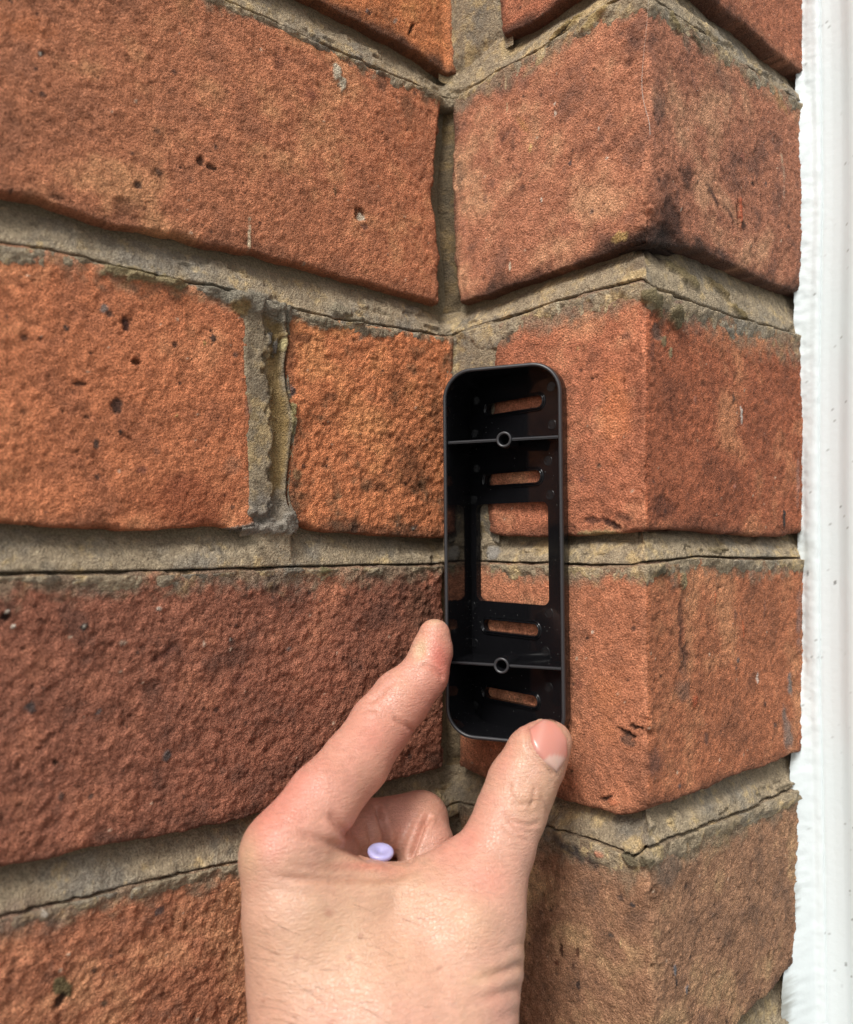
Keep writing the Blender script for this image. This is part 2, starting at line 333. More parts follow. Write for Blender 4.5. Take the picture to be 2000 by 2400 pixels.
 ('M', 1196, 624, .3, 1.4, 0, (225, 210, 185), .9, .1), ('M', 1311, 720, .35, 2.4, 0, (205, 195, 165), .9, .1), ('M', 1354, 816, .3, .5, 0, (235, 190, 130), .9, .1), ('M', 1192, 795, .9, 1.0, 0, (80, 64, 62), .7, 0), ('M', 1388, 886, .45, .5, 0, (40, 20, 16), .95, -.6), ('M', 1462, 893, .4, .5, 0, (40, 20, 16), .95, -.6),
 ('M', 1404, 1092, .7, .6, 0, (158, 120, 96), .8, .2), ('M', 1404, 1089, .8, .3, 0, DK, .8, -.2), ('M', 1363, 1122, 1, 1.2, 0, (125, 82, 74), .6, 0), ('M', 1468, 787, 1, 1.2, 0, (110, 76, 66), .6, 0), ('M', 1440, 960, 4.5, 11, 0, (222, 138, 92), .55, 0), ('M', 1500, 940, 3, 8, 0, (120, 72, 56), .5, 0),
 ('M', 1385, 1220, 2.6, 1.0, 0, (92, 62, 52), .8, -.4), ('M', 1430, 1228, 3.4, .9, -25, (60, 42, 38), .9, -.6), ('M', 1460, 1210, 3, 1.2, -20, (84, 56, 46), .7, -.3), ('M', 1390, 1482, .45, .5, 0, (220, 200, 180), .95, .2), ('M', 1355, 1605, 1.4, 1.6, 0, (140, 84, 66), .6, 0),
 ('M', 1470, 1718, 3, .7, -15, (50, 34, 28), .95, -.9), ('M', 1475, 1735, 2.4, 1.6, 0, (84, 70, 62), .7, 0), ('M', 1420, 1640, 6, 9, 0, (215, 140, 98), .5, 0), ('M', 1420, 1872, 2.6, .45, 25, (48, 34, 28), .9, -.7), ('M', 1440, 1880, 2.4, 1.0, 0, (205, 120, 85), .7, .2),
 ('M', 1316, 2228, .8, 1.8, 0, (72, 42, 32), .9, -.5), ('M', 1355, 2232, .7, 1.3, 0, (90, 54, 40), .85, -.2), ('M', 1304, 2257, 1, .9, 0, (105, 62, 46), .8, -.2), ('M', 1345, 2263, .6, .9, 0, (90, 60, 48), .8, -.2), ('M', 1331, 2270, .4, .4, 0, DK, .7, 0), ('M', 1356, 2312, .8, 1.2, 0, (62, 52, 50), .9, 0),
 ('M', 1430, 2192, 1, 1, 0, GREY, .8, 0), ('M', 1484, 2122, .8, .8, 0, (60, 62, 66), .85, 0), ('M', 1455, 2105, 1.4, 1, 0, (80, 66, 60), .7, 0), ('M', 1293, 2133, .7, .7, 0, GREY, .6, 0), ('M', 1268, 2138, 1, .7, 0, GREY, .5, 0), ('M', 1232, 2288, 1, 1, 0, GREY, .5, 0), ('M', 1409, 2001, 1.6, .8, -10, (205, 140, 110), .8, .3), ('M', 1350, 1995, 9, 2.0, -15, (62, 58, 60), .75, 0), ('M', 1456, 2210, .25, 1.4, 0, (220, 190, 140), .8, .1),
 # right face
 ('R', 1607, 415, 3.0, 4.2, 0, (72, 50, 42), .75, 0), ('R', 1570, 520, 7, 6, 0, (60, 42, 36), .84, -.3), ('R', 1545, 250, 2.6, 7, 0, (84, 70, 66), .6, 0), ('R', 1555, 560, 9, 3.5, 0, (48, 38, 34), .84, -.9), ('M', 1495, 570, 4, 2.6, 0, (56, 42, 36), .84, -.7), ('R', 1672, 460, 4.5, .9, -35, (66, 50, 46), .8, 0), ('R', 1710, 500, 3.5, .9, -30, (70, 50, 44), .7, 0),
 ('R', 1737, 500, .9, 4.6, 0, (190, 98, 68), .95, .7), ('R', 1731, 500, .35, 4.2, 0, (30, 20, 18), .95, -.8), ('R', 1746, 525, 1.6, 1.8, 0, (60, 42, 38), .8, -.3), ('R', 1593, 492, .3, .3, 0, WH, 1, .2), ('R', 1800, 428, .5, 1.0, 0, (84, 88, 90), .8, 0), ('R', 1770, 414, .6, .8, 0, (110, 84, 74), .7, 0),
 ('R', 1833, 372, .8, 2.6, 0, (205, 180, 150), .6, .1), ('R', 1837, 412, .7, 2.6, 0, (195, 165, 140), .55, .1), ('R', 1838, 450, .6, 2.6, 0, (190, 160, 140), .45, .1), ('R', 1745, 365, 1.8, 1, 0, (180, 112, 92), .6, .1), ('R', 1700, 190, 6, 4, 0, (112, 84, 72), .5, 0), ('R', 1830, 240, 6, 2, -30, (175, 140, 95), .6, .1),
 ('R', 1690, 590, 3, 2, 0, (60, 56, 56), .7, 0), ('R', 1738, 972, .6, 2.6, 12, (215, 205, 195), 1, .1), ('R', 1720, 935, .7, 1.6, 0, (86, 66, 56), .85, 0), ('R', 1633, 935, .8, 1.2, 0, (165, 110, 90), .8, .1), ('R', 1640, 1033, .35, .5, 0, (190, 150, 120), .8, .1), ('R', 1650, 900, 1.2, 1.0, 0, (96, 58, 44), .6, 0),
 ('R', 1720, 1140, .9, .7, 0, (190, 130, 115), .8, .1), ('R', 1838, 1215, .9, 3.8, 0, (50, 52, 52), .95, .1), ('R', 1870, 1130, 1.2, 9, 0, (175, 140, 128), .5, .1), ('R', 1580, 970, 1.2, 4, 20, (90, 52, 40), .5, 0), ('R', 1560, 1190, 6, 3, 0, (96, 60, 48), .6, -.2), ('R', 1530, 820, 1.6, 4, 0, (92, 62, 54), .5, 0),
 ('R', 1778, 1589, .55, 1.7, 0, (220, 195, 180), 1, .1), ('R', 1733, 1548, .8, .8, 0, (96, 92, 90), .85, 0), ('R', 1729, 1566, .5, .8, 0, (96, 80, 74), .8, 0), ('R', 1853, 1605, 1.6, 4.2, 0, (130, 128, 124), .8, .1), ('R', 1845, 1720, 3.2, 6.5, 0, (122, 118, 112), .75, .1), ('R', 1838, 1680, 2, 3, 0, (125, 118, 112), .7, .1), ('R', 1875, 1450, 2, 9, 0, (140, 120, 114), .6, .1),
 ('R', 1815, 1700, .8, 1, 0, (76, 66, 62), .8, 0), ('R', 1660, 1732, 1.2, 1.6, 0, (110, 80, 70), .7, 0), ('R', 1726, 1442, 1, 1.4, 0, (105, 76, 66), .6, 0), ('R', 1795, 1430, .7, 5, 0, (110, 80, 70), .6, 0), ('R', 1745, 1474, .4, 2.4, 10, (205, 108, 70), .8, .2), ('R', 1680, 1405, .4, 2, 5, (205, 108, 72), .8, .2),
 ('R', 1600, 1480, 1.6, 12, 0, (92, 60, 50), .75, -.35), ('R', 1612, 1540, 1.6, 5, 0, (70, 50, 46), .7, -.3), ('R', 1605, 1620, 4, 4, 0, (128, 100, 84), .7, .2), ('R', 1630, 1640, 1.3, 2, 0, (180, 88, 56), .7, .4), ('R', 1500, 1715, 2, .6, 0, (52, 36, 30), .9, -.8), ('R', 1535, 1790, 3.5, 4, 0, (100, 74, 68), .5, 0), ('R', 1597, 1843, .8, .8, 0, (84, 84, 88), .8, 0),
 ('R', 1583, 2275, .65, 1.4, 0, (120, 120, 124), .95, .3), ('R', 1586, 2305, .6, 1.2, 0, (48, 46, 48), .9, 0), ('R', 1610, 2320, .7, 1.3, 0, (125, 125, 128), .95, .3), ('R', 1765, 2030, .6, 1.4, 0, (84, 54, 46), .7, -.2), ('R', 1710, 2210, 1.4, 1.2, 0, (80, 52, 44), .6, -.2), ('R', 1700, 1960, 10, 3, 30, (150, 130, 100), .5, .1), ('R', 1570, 2040, 6, 4, 25, (105, 95, 85), .6, .1),
]
MARKS = [(f,) + px2s(f, x, y) + (rx * 1e-3, rz * 1e-3, math.radians(a), lin(c), st, h * 1e-3) for f, x, y, rx, rz, a, c, st, h in MARKS]

def face_of(s):
    return 'L' if s < 0 else ('M' if s < WM else 'R')

def apply_marks(s, z, col, h, smin, smax, zmin, zmax):
    for f, ms, mz, rx, rz, a, c, st, dh in MARKS:
        if ms < smin - .01 or ms > smax + .01 or mz < zmin - .01 or mz > zmax + .01: continue
        R = max(rx, rz) * 1.8
        k = np.where((np.abs(s - ms) < R) & (np.abs(z - mz) < R))
        if not len(k[0]): continue
        ds = s[k] - ms; dz = z[k] - mz
        ca, sa = math.cos(a), math.sin(a)
        e = np.sqrt(((ds * ca + dz * sa) / rx) ** 2 + ((-ds * sa + dz * ca) / rz) ** 2)
        e = e + 0.38 * fbm(s[k], z[k], max(min(rx, rz), .0006), 3, 91)
        w = 1 - sstep(.72, 1.15, e)
        if max(rx, rz) > .0028 and st < .85: w = (1 - sstep(.35, 1.3, e))
        col[k] = col[k] * (1 - (w * st)[:, None]) + c * (w * st)[:, None]
        h[k] += w * dh

MORT = dict(base=lin((150, 135, 112)), grey=lin((130, 122, 109)), och=lin((182, 158, 116)), dark=lin((70, 60, 48)))
def mortar_color(s, z, seed, och=0.0):
    n = fbm(s, z, .016, 5, seed, .7); n2 = fbm(s, z, .005, 5, seed + 3, .8); n3 = fbm(s, z, .0016, 3, seed + 5)
    c = MORT['base'] * np.ones(s.shape + (1,))
    a = sstep(-.1, .9, n)[..., None]; c = c * (1 - a) + MORT['grey'] * a
    a = sstep(.15 - och, .9 - och, n2)[..., None] * .8; c = c * (1 - a) + MORT['och'] * a
    a = sstep(.35, 1.1, -n2 * .7 + n3 * .7)[..., None] * .6; c = c * (1 - a) + MORT['dark'] * a
    return c * (1 + .24 * n3 + .40 * (vn(s / .0006, z / .0006, seed + 9) - .5))[..., None]

# ------------------------------------------------------------------ bricks
wall = empty('brick_wall', (0, 0.25, 0))
tag(wall, 'weathered orange red brick wall with a stepped corner and grey mortar joints', 'wall')
STEP = 0.00042
BRICKN = [0]

def satur(c, k=.88, g=1.08):
    l = c @ np.array([.2126, .7152, .0722])
    return (l + (c - l) * k) * g * np.array([1.0, 1.28, 1.26])

def make_brick(sL, sR, joint_above, joint_below, base, dark, light, rough=.25, coarse=.35, blot=.5, seed=1, smear=(.0035, .8), grime=.4, fine=True, label=None, step=STEP, Rn=(.0005, .0014), gm=1.17, rf=(1, 1, 1)):
    """sL,sR functions of z (left/right edge on the unrolled wall)"""
    zt, zb = CRE[joint_above], TOP[joint_below]
    zm = zt(np.array(0.0)) - .03
    s_a, s_b = float(sL(zm)), float(sR(zm))
    nu = max(8, int((s_b - s_a) / step)); nv = max(8, int(.064 / step))
    u = np.linspace(0, 1, nu); v = np.linspace(0, 1, nv)
    U, Vv = np.meshgrid(u, v, indexing='ij')
    # first guess of z, then refine edges
    S = s_a + (s_b - s_a) * U
    Z = zb(S) + (zt(S) - zb(S)) * Vv
    for _ in range(2):
        l, r = sL(Z), sR(Z)
        S = l + (r - l) * U
        B = zb(S) + .0004 * fbm(S, S * 0 + seed, .006, 4, seed + 31)
        T = zt(S) - .0006 + .0003 * fbm(S, S * 0 + seed, .006, 3, seed + 32)
        Z = B + (T - B) * Vv
    S = S + (.0005 * fbm(Z, Z * 0 + 3.3, .005, 4, seed + 33)) * (np.abs(U - .5) * 2) ** 4
    e_z = np.minimum(Z - B, T - Z)
    e_s = np.minimum(S - sL(Z), sR(Z) - S) + (0 if (s_b < WM) else 0)
    e = np.minimum(e_z, np.abs(e_s))
    cn = fbm(S, Z, .009, 4, seed + 40)
    R = Rn[0] + Rn[1] * np.clip(cn + .3, 0, 1.4)
    k = 1 - np.clip(e / R, 0, 1)
    drop = R * (1 - np.sqrt(np.clip(1 - k * k, 0, 1)))
    r1 = fbm(S, Z, .0017, 3, seed, .75); r2 = fbm(S, Z, .009, 3, seed + 7); r3 = fbm(S, Z, .04, 2, seed + 9)
    pit = sstep(.75, 1.25, -fbm(S, Z, .003, 3, seed + 11)) * .6
    H = 1e-3 * (rough * r1 + coarse * r2 * .45 + .5 * r3 - pit * rough * 1.6) - drop
    ar = np.exp(-((S - WM) / .0030) ** 2); ch = sstep(.15, .9, fbm(S * .6, Z, .0075, 4, seed + 44, .65))
    H = H - ar * (.0001 + .0017 * ch)
    arr = np.exp(-((S - WM + .0004) / .0012) ** 2) * sstep(-.2, .6, fbm(S, Z, .005, 3, seed + 45))
    # colour
    n1 = fbm(S, Z, .022, 4, seed + 1); n2 = fbm(S, Z, .007, 4, seed + 2); n3 = fbm(S, Z, .0018, 3, seed + 3)
    n4 = vn(S / .0007, Z / .0007, seed + 4) - .5
    base, dark, light = [satur(lin(q), g=gm) for q in (base, dark, light)]
    c = base * np.ones(S.shape + (1,))
    a = (sstep(.0, 1.0, n1 * .7 + n2 * .5) * .75)[..., None]; c = c * (1 - a) + light * a
    a = (sstep(.05, .9, -n1 * .4 - n2 * .7 + .35 * n3) * blot)[..., None]; c = c * (1 - a) + dark * a
    c = c * (1 + .22 * n3 + .30 * n4 + .16 * r1)[..., None]
    c = c * (1 + .35 * arr - .25 * ar * ch)[..., None]
    c = np.where((S > WM)[..., None], c * np.array(rf), c)  # right face redder and darker: clay tone plus some painted-in shade
    c *= (1 - .45 * pit * (rough / .3))[..., None]
    # scattered small inclusions
    rg = np.random.RandomState(seed)
    ns = int(150 * (s_b - s_a) / .2)
    zlo, zhi = float(Z.min()), float(Z.max())
    for _ in range(ns if fine else 0):
        ss = rg.uniform(s_a, s_b); zz = rg.uniform(zlo, zhi); rr = rg.choice([.25, .3, .4, .5, .8], p=[.3, .3, .2, .15, .05]) * 1e-3
        kk = np.where((np.abs(S - ss) < rr * 1.6) & (np.abs(Z - zz) < rr * 1.6))
        if not len(kk[0]): continue
        d = np.hypot(S[kk] - ss, Z[kk] - zz) / rr
        w = 1 - sstep(.7, 1.2, d)
        q = rg.rand()
        cc = lin((215, 190, 165)) if q < .3 and rr < .00045 else (lin((60, 46, 42)) if q < .8 else dark)
        c[kk] = c[kk] * (1 - .8 * w[:, None]) + cc * .8 * w[:, None]
        H[kk] += w * (1e-4 if q < .3 else -1.5e-4)
    # grime at lower edges and ends, mortar film below the joint above
    g = sstep(.0045, .0, (Z - B) + .0015 * n2 + .002 * n1) * grime
    g = np.maximum(g, sstep(.003, 0, np.abs(e_s) + .0012 * n2) * grime * .8)[..., None]
    c = c * (1 - g) + lin((74, 54, 44)) * g
    mw = (sstep(smear[0] * 1.5, smear[0] * .35, (T - Z) + .0022 * n2 + .0018 * n3) * smear[1])[..., None]
    c = c * (1 - mw) + mortar_color(S, Z, seed + 60) * mw
    apply_marks(S, Z, c, H, s_a, s_b, zlo, zhi)
    # skirts
    def pad(A, ax0, ax1):
        return np.pad(A, ((1, 1), (1, 1)), mode='edge')
    S2, Z2, H2 = pad(S, 0, 0), pad(Z, 0, 0), pad(H, 0, 0)
    H2[0, :] = H2[-1, :] = H2[:, 0] = H2[:, -1] = -.016
    P = surf(S2, Z2, H2)
    C = np.pad(c, ((1, 1), (1, 1), (0, 0)), mode='edge')
    o = mesh_from('brick', P.reshape(-1, 3), grid_faces(nu + 2, nv + 2), MAT_BRICK, None, C.reshape(-1, 3))
    adopt(o, wall)
    if label: o['label'] = label
    return o

K = lambda v: (lambda z: np.full(np.shape(z), v, float) if np.shape(z) else v)
SR_END = WM + .112
rowL = {
 0: vcurve('L', [(1068, -200), (1062, 0), (1063, 190)]),
 1: vcurve('L', [(1040, 226), (1029, 286), (1019, 371), (1015, 457), (1023, 543), (1029, 600), (1030, 700)]),
 2: vcurve('L', [(1062, 780), (1062, 1260)]),
 3: vcurve('L', [(1040, 1320), (1037, 1800)]),
 4: vcurve('L', [(1045, 1900), (1045, 2500)])}
rowM = {
 0: vcurve('M', [(1166, -200), (1171, 0), (1177, 57), (1183, 90)]),
 1: vcurve('M', [(1060, 200), (1066, 314), (1060, 430), (1064, 570), (1076, 712)]),
 2: vcurve('M', [(1162, 740), (1160, 850), (1146, 1250)]),
 3: vcurve('M', [(1077, 1330), (1077, 1820)]),
 4: vcurve('M', [(1080, 1900), (1080, 2500)])}
r2L = vcurve('L', [(566, 723), (583, 771), (586, 943), (594, 1057), (597, 1186), (594, 1240)])
r2H = vcurve('L', [(672, 740), (683, 800), (674, 857), (677, 914), (695, 986), (689, 1029), (683, 1086), (678, 1157), (684, 1206), (690, 1230)])

make_brick(K(-.2), rowL[0], 'Z', 'A', (192, 102, 56), (112, 66, 42), (212, 138, 76), .22, .3, .6, 11, (.003, .6), .8, gm=1.38)
make_brick(K(-.223), rowL[1], 'A', 'B', (180, 98, 64), (128, 72, 52), (200, 124, 80), .22, .3, .5, 12, (.0016, .6), .35, gm=1.38)
make_brick(K(-.30), r2L, 'B', 'C', (192, 100, 60), (138, 72, 48), (210, 122, 78), .25, .4, .5, 13, (.0035, .5), .45, gm=1.38)
make_brick(r2H, rowL[2], 'B', 'C', (196, 102, 58), (104, 68, 46), (214, 124, 70), .34, .8, .85, 14, (.002, .7), .6, gm=1.38)
make_brick(K(-.222), rowL[3], 'C', 'D', (146, 78, 57), (88, 50, 40), (178, 98, 68), .36, .7, .7, 15, (.005, .75), .35, gm=1.36)
make_brick(K(-.26), rowL[4], 'D', 'E', (168, 92, 62), (104, 62, 48), (198, 122, 82), .36, .9, .7, 16, (.0045, .8), .4, gm=1.38)
make_brick(rowM[0], K(SR_END), 'Z', 'A', (176, 92, 62), (120, 64, 48), (196, 116, 82), .2, .3, .4, 21, (.002, .6), .8)
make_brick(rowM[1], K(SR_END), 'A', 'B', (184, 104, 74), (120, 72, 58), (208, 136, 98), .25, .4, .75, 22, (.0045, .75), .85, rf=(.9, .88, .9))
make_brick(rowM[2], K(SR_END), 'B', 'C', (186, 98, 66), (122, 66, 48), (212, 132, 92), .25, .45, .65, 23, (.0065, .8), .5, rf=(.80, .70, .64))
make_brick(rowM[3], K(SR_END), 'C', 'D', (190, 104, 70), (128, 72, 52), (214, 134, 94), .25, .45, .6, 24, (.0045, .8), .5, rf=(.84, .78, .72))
make_brick(rowM[4], K(SR_END), 'D', 'E', (160, 102, 74), (104, 68, 54), (192, 136, 94), .28, .5, .7, 25, (.0065, .85), .6)

# ------------------------------------------------------------------ mortar: weather-struck bed joints
def bed_joint(j, seed, s0=-.30, s1=SR_END, ds=.00045, sm=1.0, fill=()):
    s = np.arange(s0, s1, ds)
    cr, tp = CRE[j](s), TOP[j](s)
    wob = .00012 * fbm(s, s * 0, .012, 3, seed) + .00012 * fbm(s, s * 0, .003, 3, seed + 1)
    cr = cr + wob
    lumps = sstep(.35, 1.0, fbm(s, s * 0, .010, 4, seed + 2))          # ragged lip
    gap = .00095 + .00035 * fbm(s, s * 0, .03, 2, seed + 3) - .0001 * ((s > 0) * 1.0)
    gap = np.clip(gap, .0005, .0014)
    ext = (.0022 + .0016 * np.clip(fbm(s, s * 0, .016, 3, seed + 4) + .4, 0, 2) + .0028 * sstep(.004, .012, s) * (1 - sstep(WM + .004, WM + .012, s) * .3)) * sm
    nv1, nv2, nv3 = 26, 5, 14
    Zs, Hs, Ks = [], [], []
    up = tp + .002
    for k in range(nv1):                         # sloping face, recessed under the brick above
        t = 1 - k / (nv1 - 1)
        z = cr + (up - cr) * t
        Zs.append(z); tt = np.clip((z - cr) / (tp - cr), 0, 1.3)
        Hs.append(-.00055 - .0043 * tt ** 1.3); Ks.append(tt * 0)
    for k in range(1, nv2 + 1):                  # undercut groove
        t = k / nv2
        Zs.append(cr - gap * t); Hs.append(-.0032 + 0 * s if k < nv2 else -.0018 + 0 * s); Ks.append(s * 0 + 1)
    for k in range(nv3):                         # feathered film on the brick below
        t = k / (nv3 - 1)
        Zs.append(cr - gap - .00003 - ext * t); Hs.append(.00035 - .0016 * t ** 2.2 - (.0035 * (k == nv3 - 1)) + 0 * s); Ks.append(s * 0 + 2)
    Z = np.array(Zs).T; H = np.array(Hs).T; Kk = np.array(Ks).T
    S = np.repeat(s[:, None], Z.shape[1], 1)
    n = fbm(S, Z, .004, 4, seed + 5); nn = fbm(S, Z, .012, 3, seed + 6)
    H = H + 1e-3 * (.22 * n + .35 * nn) * (Kk != 1)
    lip = (Kk == 0) * sstep(.0022, .0, Z - cr[:, None])
    H = H + lip * lumps[:, None] * .0007 * (1 + .8 * n)
    H = np.where(Kk == 2, H + 1e-3 * .55 * n, H)
    for fa, fb in fill:
        H = np.where(Kk == 0, H * (1 - .78 * (sstep(fa - .001, fa + .0015, S) * sstep(fb + .001, fb - .0015, S))), H)
    tt_ = (Z - cr[:, None]) / (tp - cr)[:, None]
    led = fbm(S * .45, Z * 1.6, .010, 5, seed + 12, .6)
    H = H + (Kk == 0) * (.0008 * sstep(.0, .10, led - .9 * tt_ + .25) - .0004) * sstep(0, .1, fbm(S, S * 0, .05, 2, seed + 13) + .25)
    H = H + (Kk != 1) * 1.3e-4 * fbm(S, Z, .0013, 2, seed + 14)
    dw = np.array([ (s < 0), (s >= 0) ])
    col = mortar_color(S, Z, seed + 8, .25 * sstep(0, .01, S) * (1 - sstep(WM, WM + .01, S)) + .0)
    # darker brown into the recess: shade under the brick painted into the colour
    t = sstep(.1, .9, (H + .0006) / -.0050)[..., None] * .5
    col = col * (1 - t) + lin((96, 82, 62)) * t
    col = col * 1.22
    apply_marks(S, Z, col, H, s0, s1, float(Z.min()), float(Z.max()))
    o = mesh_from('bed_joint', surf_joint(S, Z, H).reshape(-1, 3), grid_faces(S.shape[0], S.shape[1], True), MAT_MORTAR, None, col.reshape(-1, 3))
    adopt(o, wall)
    return o

for i, j in enumerate('ZABCDE'):
    bed_joint(j, 100 + 20 * i, sm=(1.25 if j in 'BD' else 1.0), fill={'A': [(-.001, px2s('M', 1180, 70)[0])], 'C': [(px2s('L', 592, 1235)[0], px2s('L', 692, 1230)[0]), (.0, px2s('M', 1148, 1250)[0])]}.get(j, ()))

def perp_joint(sl, sr, ja, jb, prof, seed, ext=(.004, .004), step=.0004, och=0.1, foot=-.0048):
    """upright joint between two bricks; prof(t, S, Z, n) -> height in mm, t 0..1 across"""
    zc = lambda s: CRE[ja](s)
    zm = float(CRE[ja](np.array(float(sl(1.4))))) if False else None
    smid = float(sl(float(CRE[ja](-.01)) - .03))
    z1 = float(CRE[ja](smid)) + .001; z0 = float(TOP[jb](smid)) - .002
    z = np.arange(z0, z1, step)
    wdt = float(np.mean(sr(z) - sl(z))) + sum(ext)
    nu = int(wdt / step) + 2
    t = np.linspace(0, 1, nu)
    a = sl(z) - ext[0]; b = sr(z) + ext[1]
    S = a[None, :] + (b - a)[None, :] * t[:, None]
    q = np.linspace(0, 1, len(z))[None, :]
    Z = (TOP[jb](S) - .0025) * (1 - q) + (CRE[ja](S) - .0002) * q
    S = sl(Z) - ext[0] + (sr(Z) + ext[1] - sl(Z) + ext[0]) * t[:, None]
    tn = (S - sl(Z)) / (sr(Z) - sl(Z))
    n = fbm(S, Z, .004, 4, seed); nn = fbm(S, Z, .012, 3, seed + 1)
    H = 1e-3 * (prof(tn, S, Z, n) + .25 * n + .3 * nn)
    tb = sstep(.0045, -.0005, Z - TOP[jb](S) + .0008 * n)
    H = H * (1 - tb) + foot * tb
    col = mortar_color(S, Z, seed + 8, och)
    return S, Z, H, col, nu, len(z)

def put_joint(r, name='upright_joint'):
    S, Z, H, col, nu, nz = r
    apply_marks(S, Z, col, H, S.min(), S.max(), Z.min(), Z.max())
    o = mesh_from(name, surf(S, Z, H).reshape(-1, 3), grid_faces(nu, nz), MAT_MORTAR, None, col.reshape(-1, 3))
    adopt(o, wall); return o

def prof_row2(t, S, Z, n):
    h = np.where(t < .5, .15, -1.9) * 1.0
    k = sstep(.40, .56, t + .16 * n + .05 * fbm(S, Z, .0016, 3, 777))
    h = .25 * (1 - k) - 1.7 * k
    h = h + 1.7 * sstep(.80, .86, t + .05 * n) * (1 - sstep(.93, .95, t)) - 1.2 * sstep(.925, .94, t) * (1 - sstep(.95, .98, t))
    h = np.where(t < 0, .30 - 260 * (-t) ** 2 * .012 * 4, h)
    h = np.where(t > 1, -.1 - (t - 1) * 12, h)
    h = np.where(t < -.12, h + (t + .12) * 14, h)
    return h
r = perp_joint(r2L, r2H, 'B', 'C', prof_row2, 301, (.0035, .0015), .0004, .2, -.0014)
S, Z, H, col, nu, nz = r
tn = (S - r2L(Z)) / (r2H(Z) - r2L(Z))
w = (sstep(.4, .6, tn) * (1 - sstep(.8, .88, tn)) * .7)[..., None]; col[:] = col * (1 - w) + lin((140, 112, 62)) * w
# crumbs of mortar at the foot and near the head of the joint
zf = TOP['C'](S) 
H += .0016 * sstep(.0055, .001, np.abs(Z - zf - .002) + .0012 * fbm(S, Z, .003, 3, 311)) * (.6 + .5 * fbm(S, Z, .002, 3, 312))
w = sstep(.009, .002, np.abs(Z - zf - .002) + .002 * fbm(S, Z, .003, 3, 311))[..., None] * .8
col[:] = col * (1 - w) + lin((128, 120, 110)) * w
zh = CRE['B'](S)
H += .0012 * sstep(.006, .001, (zh - Z) + .0015 * fbm(S, Z, .003, 3, 313)) + .0012 * sstep(.55, .9, fbm(S, Z, .0035, 2, 314)) * sstep(.5, .6, tn) * sstep(.022, .006, zh - Z)
put_joint(r)

def prof_corner(t, S, Z, n):
    h = -3.2 - 3.4 * np.exp(-((t - .30) / .28) ** 2)
    h = h + 2.6 * sstep(.75, 1.05, t)
    return h
_r = list(perp_joint(rowL[1], rowM[1], 'A', 'B', prof_corner, 321, (.003, .003), .0004, .3)); _r[3] = _r[3] * np.array([.50, .46, .40]); put_joint(_r)  # mortar colour darkened to paint in the shade of the recessed corner
put_joint(perp_joint(rowL[0], rowM[0], 'Z', 'A', lambda t, S, Z, n: .1 - .5 * sstep(.2, .6, t) - 2.0 * sstep(.92, 1.0, t) - np.where(t < 0, (-t) * 9, 0), 331, (.005, .002), .0004, .3, -.0016))
put_joint(perp_joint(rowL[2], rowM[2], 'B', 'C', lambda t, S, Z, n: -.1 - .9 * np.exp(-((t - .05) / .08) ** 2) - .5 * sstep(.85, 1.0, t) - np.where(t > 1, (t - 1) * 6, 0), 341, (.003, .003), .0004, .2, -.0014))
_r = list(perp_joint(rowL[3], rowM[3], 'C', 'D', prof_corner, 351, (.003, .003), .0004, -.1)); _r[3] = _r[3] * np.array([.6, .56, .5]); put_joint(_r)  # corner shade painted into the mortar colour here as well
put_joint(perp_joint(rowL[4], rowM[4], 'D', 'E', prof_corner, 361, (.003, .003), .0004, .0))

# ------------------------------------------------------------------ masonry outside the picture (plain bricks, shared mesh)
def box_brick(name, lx, ly, lz, bev, col):
    bm = bmesh.new()
    bmesh.ops.create_cube(bm, size=1, matrix=Matrix.Diagonal((lx, ly, lz, 1)))
    bmesh.ops.bevel(bm, geom=bm.edges[:], offset=bev, segments=1, affect='EDGES')
    me = bpy.data.meshes.new(name); bm.to_mesh(me); bm.free()
    at = me.color_attributes.new('Col', 'FLOAT_COLOR', 'POINT')
    c4 = np.ones((len(me.vertices), 4), np.float32); c4[:, :3] = satur(lin(col)); at.data.foreach_set('color', c4.ravel())
    me.materials.append(MAT_BRICK)
    return me
BM_L = box_brick('brick_plain', .215, .03, .064, .0015, (178, 98, 66))
BM_M = box_brick('brick_plain_short', .068, .03, .064, .0015, (172, 96, 68))
ANG_L = math.atan2(DV[1], DV[0]); ANG_M = math.atan2(MV[1], MV[0])
def put_plain(me, P, ang, z):
    o = bpy.data.objects.new('brick', me); COL.objects.link(o)
    o.location = (P[0], P[1], z); o.rotation_euler = (0, 0, ang); adopt(o, wall)
zA = float(CRE['A'](-.05)); zE = float(CRE['E'](-.05))
for r in list(range(1, 4)) + list(range(-17, 0)):
    zc = (zA + .075 * r + .0375 + .005) if r > 0 else (zE + .075 * (r + 1) - .0375 - .005)
    if zc < .05: continue
    off = .1125 if r % 2 else 0
    for k in range(2):
        s = -.112 - off - .225 * k
        put_plain(BM_L, I2 + s * DV - .0155 * MV, ANG_L, zc)
    if off: put_plain(BM_M, I2 - .046 * DV - .0155 * MV, ANG_L, zc)
    put_plain(BM_M, I2 + .038 * MV + .0155 * DV, ANG_M, zc)
    s = .06
    put_plain(BM_M, O2 + .038 * DV - .0165 * MV, ANG_L, zc)
# extra bricks left of the ones in view
for j, (ja, sx) in enumerate((('Z', -.2), ('A', -.223), ('B', -.30), ('C', -.222), ('D', -.26))):
    zc = float(CRE[ja](-.22)) - .0365
    put_plain(BM_L, I2 + (sx - .118) * DV - .0165 * MV, ANG_L, zc)

